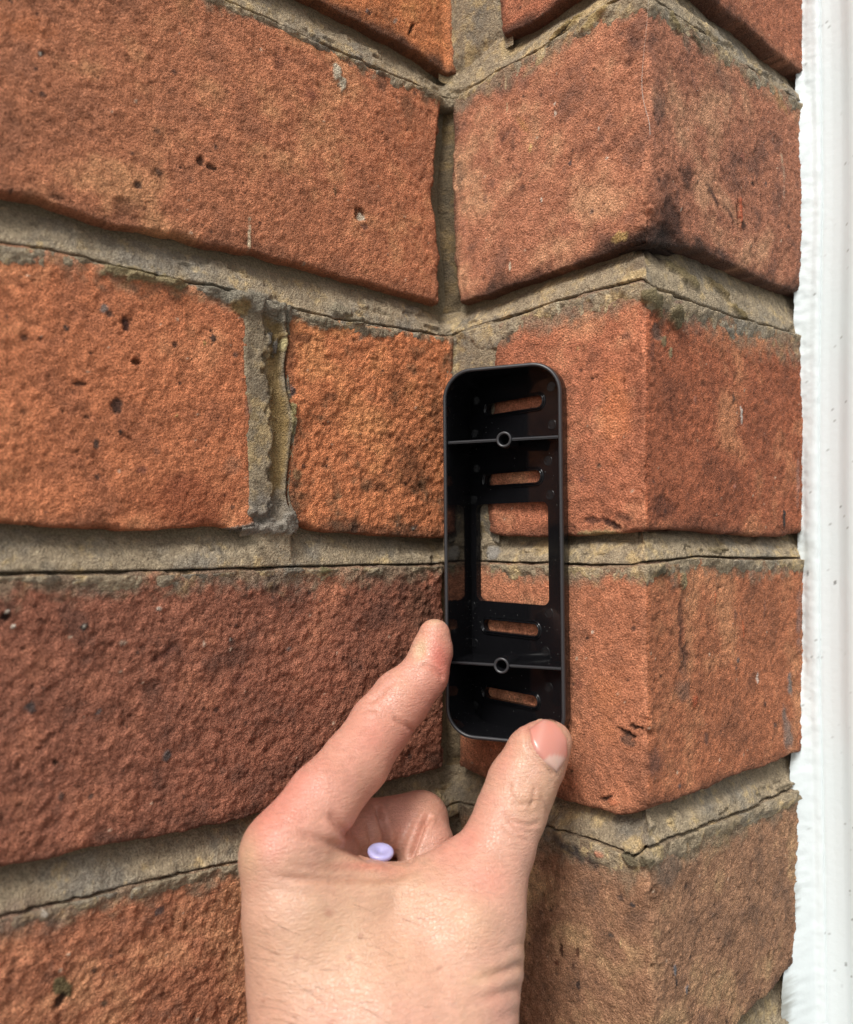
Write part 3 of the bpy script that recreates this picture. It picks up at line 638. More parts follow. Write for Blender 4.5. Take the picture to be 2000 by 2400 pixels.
# solid backing of the wall (mortar behind the bricks), down to the pavement
def backing():
    d = .0042
    pts = [I2 - .62 * DV - d * MV, I2 - d * MV + d * DV, O2 - d * MV + d * DV, O2 + .25 * DV - d * MV,
           O2 + .25 * DV - .35 * MV + .0 * DV, I2 - .62 * DV - .35 * MV]
    # order: front line then back
    pts = [I2 - .62 * DV - d * MV, I2 - d * MV + d * DV, I2 + (WM - d) * MV + d * DV, O2 + .30 * DV - d * MV, O2 + .30 * DV - .45 * MV, I2 - .62 * DV - .45 * MV]
    z0, z1 = 0.0, 1.95
    V = [(p[0], p[1], z0) for p in pts] + [(p[0], p[1], z1) for p in pts]
    n = len(pts)
    F = [[i, (i + 1) % n, (i + 1) % n + n, i + n] for i in range(n)] + [list(range(n))[::-1], [i + n for i in range(n)]]
    o = mesh_from('mortar_core', V, F, MAT_MORTAR, None, np.tile(lin((128, 116, 94)), (len(V), 1)), smooth=False)
    adopt(o, wall)
backing()

m, nt, b = new_mat('paving_concrete')
tx = nt.nodes.new('ShaderNodeTexNoise'); tx.inputs['Scale'].default_value = 9; tx.inputs['Detail'].default_value = 10
rp = nt.nodes.new('ShaderNodeValToRGB'); rp.color_ramp.elements[0].color = (.13, .125, .115, 1); rp.color_ramp.elements[1].color = (.26, .25, .235, 1)
nt.links.new(tx.outputs['Fac'], rp.inputs[0]); nt.links.new(rp.outputs[0], b.inputs['Base Color']); b.inputs['Roughness'].default_value = .9
pv = mesh_from('pavement', [(-60, -60, 0), (60, -60, 0), (60, 60, 0), (-60, 60, 0)], [[0, 1, 2, 3]], m, smooth=False)
tag(pv, kind='structure')

# ------------------------------------------------------------------ white frame on the right
m, nt, b = new_mat('white_gloss_paint'); MAT_WHITE = m
tc = nt.nodes.new('ShaderNodeTexCoord')
at = nt.nodes.new('ShaderNodeAttribute'); at.attribute_name = 'Col'
n1 = nt.nodes.new('ShaderNodeTexNoise'); n1.inputs['Scale'].default_value = 420; n1.inputs['Detail'].default_value = 5
nt.links.new(tc.outputs['Object'], n1.inputs['Vector'])
nt.links.new(at.outputs['Color'], b.inputs['Base Color'])
b.inputs['Roughness'].default_value = .42
bp = nt.nodes.new('ShaderNodeBump'); bp.inputs['Strength'].default_value = .25; bp.inputs['Distance'].default_value = .0006
nt.links.new(n1.outputs['Fac'], bp.inputs['Height']); nt.links.new(bp.outputs[0], b.inputs['Normal'])

fr = empty('door_frame', (0.11, 0.26, 0)); tag(fr, 'white painted door frame sealed against the right edge of the brick wall', 'door frame')
s_f, _ = px2s('R', 1880, 1200)
edge = vcurve('R', [(1884, -100), (1879, 200), (1868, 350), (1874, 600), (1876, 900), (1882, 1150), (1884, 1400), (1884, 1550), (1872, 1700), (1862, 1860), (1868, 2000), (1860, 2200), (1846, 2330), (1842, 2450)])
zz = np.arange(.9, 1.85, .0006)
def frame_strip(name, prof, colf, ragged=0.0, zs=zz, seed=5):
    """prof: list of (u along MV, n towards camera along -DV) in metres, starting at the brick"""
    prof = np.array(prof); nz = len(zs)
    # resample profile
    L = np.concatenate([[0], np.cumsum(np.hypot(*np.diff(prof, axis=0).T))]); q = np.arange(0, L[-1], .0007)
    q = np.append(q, L[-1]); pu = np.interp(q, L, prof[:, 0]); pn = np.interp(q, L, prof[:, 1])
    st = np.interp(zs, [EYE[2] - .16, EYE[2] + .15], [float(edge(EYE[2] + .02)) - .0012, float(edge(EYE[2] + .02)) + .0006])
    wq = np.clip(q / .0045, 0, 1)[:, None] if ragged else np.ones((len(q), 1))
    se = edge(zs)[None, :] * (1 - wq) + st[None, :] * wq
    Uu, Zz = np.meshgrid(pu, zs, indexing='ij'); Nn = np.repeat(pn[:, None], nz, 1); Q = np.repeat(q[:, None], nz, 1)
    rg = fbm(Zz * 1.0, Q, .0016, 4, seed) * ragged * np.exp(-(Q / .004) ** 2)
    if ragged:
        rg = rg + .4 * ragged * fbm(Zz, Q * 0, .0007, 2, seed + 1) * np.exp(-(Q / .002) ** 2)
        Nn = Nn + .00014 * fbm(Q, Zz, .003, 4, seed + 2)
        Uu = Uu + .0001 * fbm(Q, Zz, .004, 4, seed + 3)
    base = O2 + (se - WM)[..., None] * DV + bulge(zs)[None, :, None] * MV
    P = np.empty(Uu.shape + (3,))
    P[..., :2] = base + Uu[..., None] * MV - (Nn + rg)[..., None] * DV
    P[..., 2] = Zz
    c = colf(Q, Zz)
    o = mesh_from(name, P.reshape(-1, 3), grid_faces(len(q), nz), MAT_WHITE, None, c.reshape(-1, 3))
    adopt(o, fr); return o
def cw(Q, Z):
    c = lin((213, 221, 222)) * np.ones(Q.shape + (1,))
    n = fbm(Q, Z, .006, 5, 71); n2 = fbm(Q * 1.5, Z * .6, .0016, 3, 72); n3 = fbm(Q, Z, .02, 3, 75)
    a = (sstep(.75, 1.2, n) * sstep(.3, .9, n2) * .4)[..., None]; c = c * (1 - a) + lin((130, 124, 108)) * a
    a = (sstep(1.25, 1.4, fbm(Q, Z, .0009, 2, 79) + .22 * n) * .6)[..., None]; c = c * (1 - a) + lin((84, 80, 70)) * a
    a = (sstep(1.2, 1.5, n2 + .35 * n3) * .85)[..., None]; c = c * (1 - a) + lin((60, 58, 52)) * a
    
    return c
def cs(Q, Z):
    c = cw(Q, Z)
    a = (sstep(.0016, .0003, Q + .0008 * fbm(Q, Z, .0012, 4, 73)) * sstep(-.2, .8, fbm(Z, Z * 0, .018, 4, 74)) * .85)[..., None]
    return c * (1 - a) + lin((96, 88, 62)) * a
frame_strip('sealant_bead', [(-.0015, .0006), (.0004, .0002), (.0022, .0008), (.0042, .0010), (.0054, .0004), (.0058, -.002)], cs, .00028)
frame_strip('board', [(.0040, -.006), (.0044, -.0006), (.0060, -.0002), (.0085, -.0006), (.0115, -.0004), (.0130, .0002), (.0142, .0009), (.0155, .0014), (.0170, .0016), (.085, .0016), (.0865, .0012), (.087, .0), (.087, -.05)], cw, 0)
# the same board below and above the finely built length
def post(z0, z1):
    P0 = O2 + (s_f - WM) * DV
    pr = [(.0052, -.10), (.0052, .0000), (.0140, .0001), (.0150, .0015), (.085, .0015), (.0868, .001), (.0868, -.10)]
    V = []
    for z in (z0, z1):
        for u, n in pr: V.append((*(P0 + u * MV - n * DV), z))
    n = len(pr)
    F = [[i, (i + 1) % n, (i + 1) % n + n, i + n] for i in range(n)] + [list(range(n))[::-1], [i + n for i in range(n)]]
    o = mesh_from('board', V, F, MAT_WHITE, None, np.tile(lin((213, 221, 222)), (len(V), 1)), smooth=False); adopt(o, fr)
post(0, .9); post(1.85, 2.1)

# ------------------------------------------------------------------ black mounting bracket
BETA = math.radians(23.6)
EU = np.array([math.cos(BETA), -math.sin(BETA), 0.0])       # left -> right along the rim
EN = np.array([-math.sin(BETA), -math.cos(BETA), 0.0])      # out of the rim towards the viewer
EZ = np.array([0, 0, 1.0])
NM = np.array([-DV[0], -DV[1], 0.0]); IM = np.array([I2[0], I2[1], 0.0])
MM = np.array([MV[0], MV[1], 0.0])
sR_, _z = px2s('M', 1342, 1200)
RB = IM + sR_ * MM + NM * .0010                    # right base line
RR = RB + EN * .0045                                # right rim line
# left rim line : intersect rim plane with ray at px 1037
v = ray(1038, 1200); t_ = ((RR - np.array([EYE[0], EYE[1], 0])) @ EN) / (np.array([v[0], v[1], 0]) @ EN)
LRp = np.array([v[0] * t_, v[1] * t_, 0]); WID = float((RR - LRp) @ EU)
def rim_z(x, y):
    v = ray(x, y); t = (RR @ EN) / (np.array([v[0], v[1], 0]) @ EN); q = v * t
    return float((q - LRp) @ EU), EYE[2] + v[2] * t
ZTOP = rim_z(1240, 848)[1]; ZBOT = rim_z(1150, 1739)[1]
HGT = ZTOP - ZBOT; ZC = (ZTOP + ZBOT) / 2
print('bracket', WID, HGT, 'rim depth', float(LRp @ FWD), float(RR @ FWD))
def rrect(w, h, r, n=10):
    pts = []
    for cx, cz, a0 in ((w / 2 - r, h / 2 - r, 0), (-w / 2 + r, h / 2 - r, 90), (-w / 2 + r, -h / 2 + r, 180), (w / 2 - r, -h / 2 + r, 270)):
        for k in range(n + 1):
            a = math.radians(a0 + 90 * k / n); pts.append((cx + r * math.cos(a), cz + r * math.sin(a)))
    return np.array(pts)
CEN = LRp + EU * WID / 2
def rimP(uv, n=0.0):
    uv = np.atleast_2d(uv); return CEN + uv[:, :1] * EU + EN * n + uv[:, 1:] * EZ + np.array([0, 0, ZC])
def down_to(P, gap):
    """drop points along -EN until they are gap in front of the return face"""
    d = ((P - IM) @ NM - gap) / (EN @ NM)
    return P - EN * d[:, None]
m, nt, b = new_mat('black_satin_plastic'); MAT_SATIN = m
b.inputs['Base Color'].default_value = (.006, .0065, .0075, 1); b.inputs['Roughness'].default_value = .26
m, nt, b = new_mat('black_gloss_plastic'); MAT_GLOSS = m
tc = nt.nodes.new('ShaderNodeTexCoord'); vo = nt.nodes.new('ShaderNodeTexVoronoi'); vo.inputs['Scale'].default_value = 700
nt.links.new(tc.outputs['Object'], vo.inputs['Vector'])
gt = nt.nodes.new('ShaderNodeMath'); gt.operation = 'LESS_THAN'; gt.inputs[1].default_value = .07
nt.links.new(vo.outputs['Distance'], gt.inputs[0])
no = nt.nodes.new('ShaderNodeTexNoise'); no.inputs['Scale'].default_value = 90; nt.links.new(tc.outputs['Object'], no.inputs['Vector'])
g2 = nt.nodes.new('ShaderNodeMath'); g2.operation = 'GREATER_THAN'; g2.inputs[1].default_value = .5; nt.links.new(no.outputs['Fac'], g2.inputs[0])
mm = nt.nodes.new('ShaderNodeMath'); mm.operation = 'MULTIPLY'; nt.links.new(gt.outputs[0], mm.inputs[0]); nt.links.new(g2.outputs[0], mm.inputs[1])
mx = nt.nodes.new('ShaderNodeMix'); mx.data_type = 'RGBA'; mx.inputs[6].default_value = (.006, .006, .007, 1); mx.inputs[7].default_value = (.16, .16, .15, 1)
nt.links.new(mm.outputs[0], mx.inputs[0]); nt.links.new(mx.outputs[2], b.inputs['Base Color'])
b.inputs['Roughness'].default_value = .09; b.inputs['Specular IOR Level'].default_value = .3

m, nt, b = new_mat('black_plastic_edge'); MAT_EDGE = m
b.inputs['Base Color'].default_value = (.03, .03, .033, 1); b.inputs['Roughness'].default_value = .38; b.inputs['Specular IOR Level'].default_value = .6
brk = empty('mounting_bracket', tuple(CEN + np.array([0, 0, ZC])))
tag(brk, 'open black plastic doorbell mounting bracket with slots held against the brick corner', 'bracket')
RAD = .0088; TW = .0011
n_c = rrect(WID, HGT, RAD)
prof = [(0.0, 'base'), (0.0, -.0022), (.0001, -.0019), (.0001, -.0006), (.00035, -.00015), (.0006, 0.0), (.0009, 0.0), (.00115, -.0002), (.0012, -.0007), (.0013, 'in')]
rings = []
for off, n in prof:
    c = rrect(WID - 2 * off, HGT - 2 * off, RAD - off)
    P = rimP(c)
    if n == 'base': P = down_to(P, .0003)
    elif n == 'in': P = down_to(P, .0020)
    else: P = P + EN * n
    rings.append(P)
V = np.concatenate(rings); nr = len(n_c); F = []
for k in range(len(rings) - 1):
    for i in range(nr):
        j = (i + 1) % nr; F.append([k * nr + i, k * nr + j, (k + 1) * nr + j, (k + 1) * nr + i])
hs_ = mesh_from('housing', V, F, MAT_SATIN)
hs_.data.materials.append(MAT_GLOSS); hs_.data.materials.append(MAT_EDGE)
for p in hs_.data.polygons:
    if p.index >= (len(rings) - 2) * nr: p.material_index = 1
    elif 3 * nr <= p.index < 8 * nr: p.material_index = 2
adopt(hs_, brk)

def plane_M(x, y, gap):
    v = ray(x, y); d = (((IM + NM * gap) - np.array([EYE[0], EYE[1], 0])) @ NM) / (np.array([v[0], v[1], 0]) @ NM)
    q = EYE + v * d
    return float((q - IM) @ MM), float(q[2])
GP = .0022      # front of the base plate
def onM(a, gap):
    a = np.atleast_2d(a); out = IM + a[:, :1] * MM + NM * gap; out = out + 0; out[:, 2] = a[:, 1]; return out
inner = down_to(rimP(rrect(WID - 2 * .0008, HGT - 2 * .0008, RAD - .0008)), GP)
outl = np.stack([(inner - IM) @ MM, inner[:, 2]], 1)
def stad(p0, p1, r, n=10):
    p0, p1 = np.array(p0), np.array(p1); a0 = math.atan2(*(p1 - p0)[::-1])
    pts = [p1 + r * np.array([math.cos(a0 - math.pi / 2 + math.pi * k / n), math.sin(a0 - math.pi / 2 + math.pi * k / n)]) for k in range(n + 1)]
    pts += [p0 + r * np.array([math.cos(a0 + math.pi / 2 + math.pi * k / n), math.sin(a0 + math.pi / 2 + math.pi * k / n)]) for k in range(n + 1)]
    return np.array(pts)
SLOTS = []
for (x1, y1), (x2, y2) in (((1150, 962), (1262, 937)), ((1146, 1127), (1258, 1114)), ((1143, 1466), (1253, 1476)), ((1145, 1621), (1251, 1646))):
    a = plane_M(x1, y1, GP); bb = plane_M(x2, y2, GP); zc = (a[1] + bb[1]) / 2
    SLOTS.append(((a[0], zc), (bb[0], zc)))
wl = (plane_M(1117, 1300, GP)[0]); wr = plane_M(1286, 1300, GP)[0]
wt = plane_M(1200, 1179, GP)[1]; wbm = plane_M(1200, 1413, GP)[1]
win = rrect(wr - wl, wt - wbm, .0022) + np.array([(wl + wr) / 2, (wt + wbm) / 2])
SRAD = .00165
holes = [stad(a, bb, SRAD) for a, bb in SLOTS] + [win]
def inside(p, poly):
    x, y = p; c = False; n = len(poly)
    for i in range(n):
        x1, y1 = poly[i]; x2, y2 = poly[i - 1]
        if (y1 > y) != (y2 > y) and x < (x2 - x1) * (y - y1) / (y2 - y1) + x1: c = not c
    return c
vs, es = [], []
for poly in [outl] + holes:
    b0 = len(vs); vs += [Vector((p[0] * 100, p[1] * 100)) for p in poly]; es += [(b0 + i, b0 + (i + 1) % len(poly)) for i in range(len(poly))]
cv, ce, cf, *_r = delaunay_2d_cdt(vs, es, [], 0, 1e-6)
cv = np.array([(p.x / 100, p.y / 100) for p in cv])
F2 = []
for f in cf:
    c = cv[list(f)].mean(0)
    if inside(c, outl) and not any(inside(c, h) for h in holes): F2.append(list(f))
nb = len(cv)
V = np.concatenate([onM(cv, GP), onM(cv, .0004)]); F = F2 + [[i + nb for i in f][::-1] for f in F2]
V = list(V)
for h in holes:
    b0 = len(V); V += list(onM(h, GP)) + list(onM(h, .0004)); n = len(h)
    F += [[b0 + i, b0 + (i + 1) % n, b0 + n + (i + 1) % n, b0 + n + i] for i in range(n)]
bpz = mesh_from('base_plate', np.array(V), F, MAT_GLOSS, smooth=False); adopt(bpz, brk)
# raised lips round the slots
for a, bb in SLOTS:
    rr = [(SRAD, -.0004), (SRAD + .00005, .0004), (SRAD + .0003, .00055), (SRAD + .0006, .0003), (SRAD + .0006, .0001), (SRAD + .0008, .0001), (SRAD + .00082, .00035), (SRAD + .00105, .0003), (SRAD + .0012, -.0002)]
    V = np.concatenate([onM(stad(a, bb, r_), GP + g_) for r_, g_ in rr]); n = len(stad(a, bb, SRAD)); F = []
    for k in range(len(rr) - 1):
        F += [[k * n + i, k * n + (i + 1) % n, (k + 1) * n + (i + 1) % n, (k + 1) * n + i] for i in range(n)]
    adopt(mesh_from('slot_rim', V, F, MAT_GLOSS), brk)
# ribs and screw bosses
def rib(xl, yl, gap_at):
    ub, z = rim_z(xl, yl); z -= ZC; ub = rim_z(*gap_at)[0] - WID / 2
    th = .0004; d0 = -.0014
    bm = bmesh.new()
    for ua, uc in ((-WID / 2 + .0011, ub - .0019), (ub + .0019, WID / 2 - .0011)):
        P = [rimP((u, z + sgn * th), d0)[0] for u in (ua, uc) for sgn in (-1, 1)]
        P += [down_to(np.array([p]), GP - .0002)[0] for p in P]
        F = [[0, 1, 3, 2], [0, 2, 6, 4], [1, 5, 7, 3], [0, 4, 5, 1], [2, 3, 7, 6]]
        vv = [bm.verts.new(p) for p in P]
        for f in F: bm.faces.new([vv[i] for i in f])
    ed = []
    top = [v_ for v_ in bm.verts if abs((np.array(v_.co) - CEN - np.array([0, 0, ZC])) @ EN - d0) < 1e-6]
    bmesh.ops.bevel(bm, geom=[e for e in bm.edges if e.verts[0] in top and e.verts[1] in top], offset=.00034, segments=4, affect='EDGES')
    for f in bm.faces:
        c_ = np.array(f.calc_center_median())
        f.material_index = 1 if (c_ - CEN - np.array([0, 0, ZC])) @ EN > d0 - .0004 else 0
    me = bpy.data.meshes.new('rib'); bm.to_mesh(me); bm.free(); me.materials.append(MAT_GLOSS); me.materials.append(MAT_EDGE)
    o = bpy.data.objects.new('rib', me); COL.objects.link(o); adopt(o, brk)
def boss(x, y):
    u, z = rim_z(x, y); u -= WID / 2; z -= ZC; d0 = -.0010
    n = 28; ang = np.linspace(0, 2 * math.pi, n, endpoint=False)
    ring = lambda r, dd: rimP(np.stack([u + r * np.cos(ang), z + r * np.sin(ang)], 1), dd)
    R_ = [down_to(ring(.0024, 0), GP - .0002), ring(.0023, d0 - .0003), ring(.0021, d0), ring(.0018, d0), ring(.00155, d0 - .0003), ring(.0012, d0 - .0008), ring(.00115, d0 - .007), ring(.0001, d0 - .007)]
    V = np.concatenate(R_); F = []
    for k in range(len(R_) - 1):
        F += [[k * n + i, k * n + (i + 1) % n, (k + 1) * n + (i + 1) % n, (k + 1) * n + i] for i in range(n)]
    o = mesh_from('screw_boss', V, F, MAT_GLOSS); o.data.materials.append(MAT_EDGE)
    for p_ in o.data.polygons: p_.material_index = 1 if n <= p_.index < 4 * n else 0
    adopt(o, brk)
rib(1180, 1029, (1178, 1029)); rib(1180, 1562, (1172, 1562)); boss(1178, 1029); boss(1172, 1562)
# moulding marks: shallow ribbed discs
def pin_mark(x, y, r=.0015):
    a, z = plane_M(x, y, GP); bm = bmesh.new(); n = 24
    ang = np.linspace(0, 2 * math.pi, n, endpoint=False)
    V = []
    for rr_, hh in ((r, .00002), (r * .93, .00012), (r * .86, .00004)):
        V += list(onM(np.stack([a + rr_ * np.cos(ang), z + rr_ * np.sin(ang)], 1), GP + hh))
    F = []
    for k in range(2): F += [[k * n + i, k * n + (i + 1) % n, (k + 1) * n + (i + 1) % n, (k + 1) * n + i] for i in range(n)]
    for q in (-.6, -.3, 0, .3, .6):
        hw = r * .06; hh = r * .86 * math.sqrt(1 - q * q); b0 = len(V)
        V += list(onM([(a + q * r * .86 - hw, z - hh), (a + q * r * .86 + hw, z - hh), (a + q * r * .86 + hw, z + hh), (a + q * r * .86 - hw, z + hh)], GP + .00003))
        V += list(onM([(a + q * r * .86, z - hh), (a + q * r * .86, z + hh)], GP + .00012))
        F += [[b0, b0 + 4, b0 + 5, b0 + 3], [b0 + 4, b0 + 1, b0 + 2, b0 + 5]]
    adopt(mesh_from('moulding_mark', np.array(V), F, MAT_SATIN), brk)
for x, y in ((1292, 906), (1294, 995), (1285, 1080), (1290, 1160), (1287, 1437), (1279, 1527), (1286, 1611), (1113, 1016), (1117, 939), (1110, 1171), (1117, 1098), (1107, 1420), (1112, 1507), (1113, 1653)):
    pin_mark(x, y)

# ------------------------------------------------------------------ the hand (one continuous skin, grown from a joint skeleton)
def surface_nets(f, org, h):
    nx, ny, nz = f.shape
    neg = f < 0
    c = np.zeros((nx - 1, ny - 1, nz - 1), np.int8)
    for dx in (0, 1):
        for dy in (0, 1):
            for dz in (0, 1):
                c += neg[dx:nx - 1 + dx, dy:ny - 1 + dy, dz:nz - 1 + dz]
    act = np.argwhere((c > 0) & (c < 8))
    idx = np.full(c.shape, -1, np.int64); idx[tuple(act.T)] = np.arange(len(act))
    acc = np.zeros((len(act), 3)); cnt = np.zeros(len(act))
    corners = [(0, 0, 0), (1, 0, 0), (0, 1, 0), (1, 1, 0), (0, 0, 1), (1, 0, 1), (0, 1, 1), (1, 1, 1)]
    edges = [(a, b) for a in range(8) for b in range(a + 1, 8) if sum(abs(corners[a][k] - corners[b][k]) for k in range(3)) == 1]
    vals = [f[act[:, 0] + p[0], act[:, 1] + p[1], act[:, 2] + p[2]] for p in corners]
    for a, b in edges:
        va, vb = vals[a], vals[b]; m_ = (va < 0) != (vb < 0)
        t = np.where(m_, va / np.where(m_, va - vb, 1), 0)
        pa, pb = np.array(corners[a]), np.array(corners[b])
        acc += np.where(m_[:, None], pa + t[:, None] * (pb - pa), 0); cnt += m_
    V = org + (act + acc / cnt[:, None]) * h
    Fs = []
    for ax in range(3):
        s0 = [slice(None)] * 3; s1 = [slice(None)] * 3; s0[ax] = slice(0, -1); s1[ax] = slice(1, None)
        a, b = neg[tuple(s0)], neg[tuple(s1)]
        e = np.argwhere(a != b); u, w = [k for k in range(3) if k != ax]
        ok = (e[:, u] > 0) & (e[:, w] > 0) & (e[:, u] < f.shape[u] - 1) & (e[:, w] < f.shape[w] - 1); e = e[ok]
        fl = a[tuple(e.T)]
        def I(du, dw):
            q = e.copy(); q[:, u] += du; q[:, w] += dw; return idx[tuple(q.T)]
        q = np.stack([I(-1, -1), I(0, -1), I(0, 0), I(-1, 0)], 1)
        if ax == 1: fl = ~fl
        q[~fl] = q[~fl][:, ::-1]
        Fs.append(q)
    F = np.concatenate(Fs); F = F[(F >= 0).all(1)]
    return V, F

def J(x, y, d, r): return (W(x, y, d), r * 1e-3)
# chains of joints: (photo x, photo y, depth m, radius mm); smoothing radius in mm when the chain joins the body
CH = [
 # index finger
 ([J(1018, 1488, .2385, 4.5), J(1012, 1525, .2375, 5.7), J(994, 1583, .2350, 6.7), J(940, 1640, .2320, 7.9), J(892, 1700, .2290, 8.3), J(834, 1787, .2190, 8.7), J(757, 1872, .2080, 9.0), J(672, 1985, .1990, 9.2)], 2.5),
 # thumb
 ([J(1277, 1740, .2230, 5.9), J(1258, 1768, .2220, 7.9), J(1224, 1838, .2200, 8.9), J(1200, 1903, .2175, 8.9), J(1168, 1985, .2130, 9.1), J(1138, 2075, .2080, 9.6), J(1124, 2140, .2040, 10.4), J(1104, 2250, .1980, 10.5), J(1058, 2400, .1920, 13.2), J(1010, 2600, .188, 16)], 3.0),
 ([J(1298, 1738, .2235, 5.0), J(1270, 1790, .2225, 6.5)], 2.0),
 # index metacarpal and back of the hand
 ([J(661, 2018, .1985, 9.7), J(690, 2130, .1960, 10.8), J(720, 2280, .1940, 12.3), J(765, 2420, .192, 14.5), J(800, 2620, .190, 18)], 5.0),
 ([J(700, 2120, .1990, 8.5), J(880, 2112, .2020, 7.2), J(1100, 2110, .2060, 8.5)], 9.0),
 ([J(720, 2200, .1965, 10.5), J(900, 2200, .1990, 10.5), J(1090, 2190, .2020, 9.5)], 9.0),
 ([J(752, 2310, .1945, 12.5), J(900, 2310, .1960, 14), J(1070, 2310, .1970, 11.5)], 9.0),
 ([J(775, 2430, .192, 15), J(900, 2430, .192, 17), J(1020, 2430, .192, 14)], 9.0),
 # web between index finger and thumb
 ([J(765, 2050, .2030, 6.5), J(870, 2082, .2050, 5.4), J(960, 2082, .2075, 5.2), J(1075, 2020, .2110, 5.5)], 4.0),
 # palm side heads and heel
 ([J(760, 2010, .2160, 9.5), J(790, 2130, .2130, 12), J(860, 2300, .2080, 16), J(900, 2500, .200, 20)], 6.0),
 ([J(800, 2140, .2150, 9.5), J(1000, 2150, .2150, 10)], 7.0),
 # middle finger
 ([J(740, 1995, .2180, 8.5), J(860, 1948, .2310, 8.2), J(985, 1922, .2400, 7.9)], 2.2),
 ([J(985, 1922, .2400, 7.9), J(1000, 1985, .2310, 7.6), J(985, 2085, .2240, 7.2)], 1.3),
 # ring finger
 ([J(760, 2080, .2220, 8.5), J(870, 2070, .2370, 7.8), J(965, 2050, .2450, 7.4), J(975, 2120, .2350, 7.0), J(930, 2160, .2270, 6.6)], 1.6),
 # little finger
 ([J(770, 2180, .2220, 8.0), J(860, 2175, .2350, 6.8), J(930, 2165, .2420, 6.3), J(930, 2230, .2330, 6.0), J(890, 2250, .2260, 5.6)], 1.6),
 # forearm
 ([J(900, 2480, .192, 21), J(905, 2800, .186, 23), J(920, 3300, .172, 27), J(925, 4200, .150, 31), J(930, 6000, .122, 35)], 12.0),
 ([J(850, 2480, .190, 18), J(850, 2800, .184, 22), J(860, 3300, .168, 27), J(875, 4200, .147, 31), J(890, 6000, .120, 35)], 12.0),
]
HS = .00062
def grow():
    pts = np.array([p for ch, k in CH for p, r in ch]); 
    lo = pts.min(0) - .034; hi = pts.max(0) + .034
    lo[2] = max(lo[2], EYE[2] - .335); hi[2] = pts[:, 2].max() + .009
    n = np.ceil((hi - lo) / HS).astype(int)
    ax = [lo[k] + np.arange(n[k]) * HS for k in range(3)]
    f = np.full(n, .02, np.float32)
    for ch, ks in CH:
        ks *= 1e-3
        # chain distance over its own box
        P = np.array([p for p, r in ch]); Rr = np.array([r for p, r in ch])
        a0 = P.min(0) - Rr.max() - .010; a1 = P.max(0) + Rr.max() + .010
        i0 = np.clip(((a0 - lo) / HS).astype(int), 0, n - 1); i1 = np.clip(((a1 - lo) / HS).astype(int) + 1, 1, n)
        if (i1 <= i0).any(): continue
        X = ax[0][i0[0]:i1[0]][:, None, None].astype(np.float32); Y = ax[1][i0[1]:i1[1]][None, :, None].astype(np.float32); Z = ax[2][i0[2]:i1[2]][None, None, :].astype(np.float32)
        g = None
        for k in range(len(ch) - 1):
            A, B = P[k], P[k + 1]; r0, r1 = Rr[k], Rr[k + 1]
            D = B - A; L2 = D @ D
            t = ((X - A[0]) * D[0] + (Y - A[1]) * D[1] + (Z - A[2]) * D[2]) / L2
            t = np.clip(t, 0, 1).astype(np.float32)
            d = np.sqrt((X - A[0] - t * D[0]) ** 2 + (Y - A[1] - t * D[1]) ** 2 + (Z - A[2] - t * D[2]) ** 2) - (r0 + (r1 - r0) * t)
            if g is None: g = d
            else:
                kk = .0016; hh = np.clip(.5 + .5 * (g - d) / kk, 0, 1); g = g + (d - g) * hh - kk * hh * (1 - hh)
        sub = f[i0[0]:i1[0], i0[1]:i1[1], i0[2]:i1[2]]
        hh = np.clip(.5 + .5 * (sub - g) / ks, 0, 1)
        f[i0[0]:i1[0], i0[1]:i1[1], i0[2]:i1[2]] = sub + (g - sub) * hh - ks * hh * (1 - hh)
    # nail side of the thumb tip is flatter
    return surface_nets(f, lo, HS)

HV, HF = grow()
def vnormals(V, F):
    n = np.cross(V[F[:, 2]] - V[F[:, 0]], V[F[:, 3]] - V[F[:, 1]])
    N = np.zeros_like(V)
    for k in range(4): 
        for c in range(3): N[:, c] += np.bincount(F[:, k], n[:, c], len(V))
    return N / np.maximum(np.linalg.norm(N, axis=1), 1e-12)[:, None]
def relax(V, F, it=3, lam=.5):
    E = np.concatenate([F[:, [0, 1]], F[:, [1, 2]], F[:, [2, 3]], F[:, [3, 0]]]); E = np.concatenate([E, E[:, ::-1]])
    deg = np.bincount(E[:, 0], minlength=len(V)).astype(float)
    for _ in range(it):
        A = np.stack([np.bincount(E[:, 0], V[E[:, 1], c], len(V)) for c in range(3)], 1) / deg[:, None]
        V = V + lam * (A - V)
    return V
HV = relax(HV, HF, 4)
N = vnormals(HV, HF)
ctr = np.array([0, .2, 1.3])
px, py, pd = proj(HV)
front = ((HV - EYE) * N).sum(1) < 0
if front.mean() < .3: pass

def pl_dist(px, py, pts):
    """distance in photo pixels to a traced crease and fraction along it"""
    pts = np.array(pts, float); best = np.full(len(px), 1e9); fr_ = np.zeros(len(px)); n = len(pts) - 1
    for k in range(n):
        d = pts[k + 1] - pts[k]; t = np.clip(((px - pts[k, 0]) * d[0] + (py - pts[k, 1]) * d[1]) / (d @ d), 0, 1)
        q = np.hypot(px - pts[k, 0] - t * d[0], py - pts[k, 1] - t * d[1]); m_ = q < best
        best[m_] = q[m_]; fr_[m_] = (k + t[m_]) / n
    return best, fr_
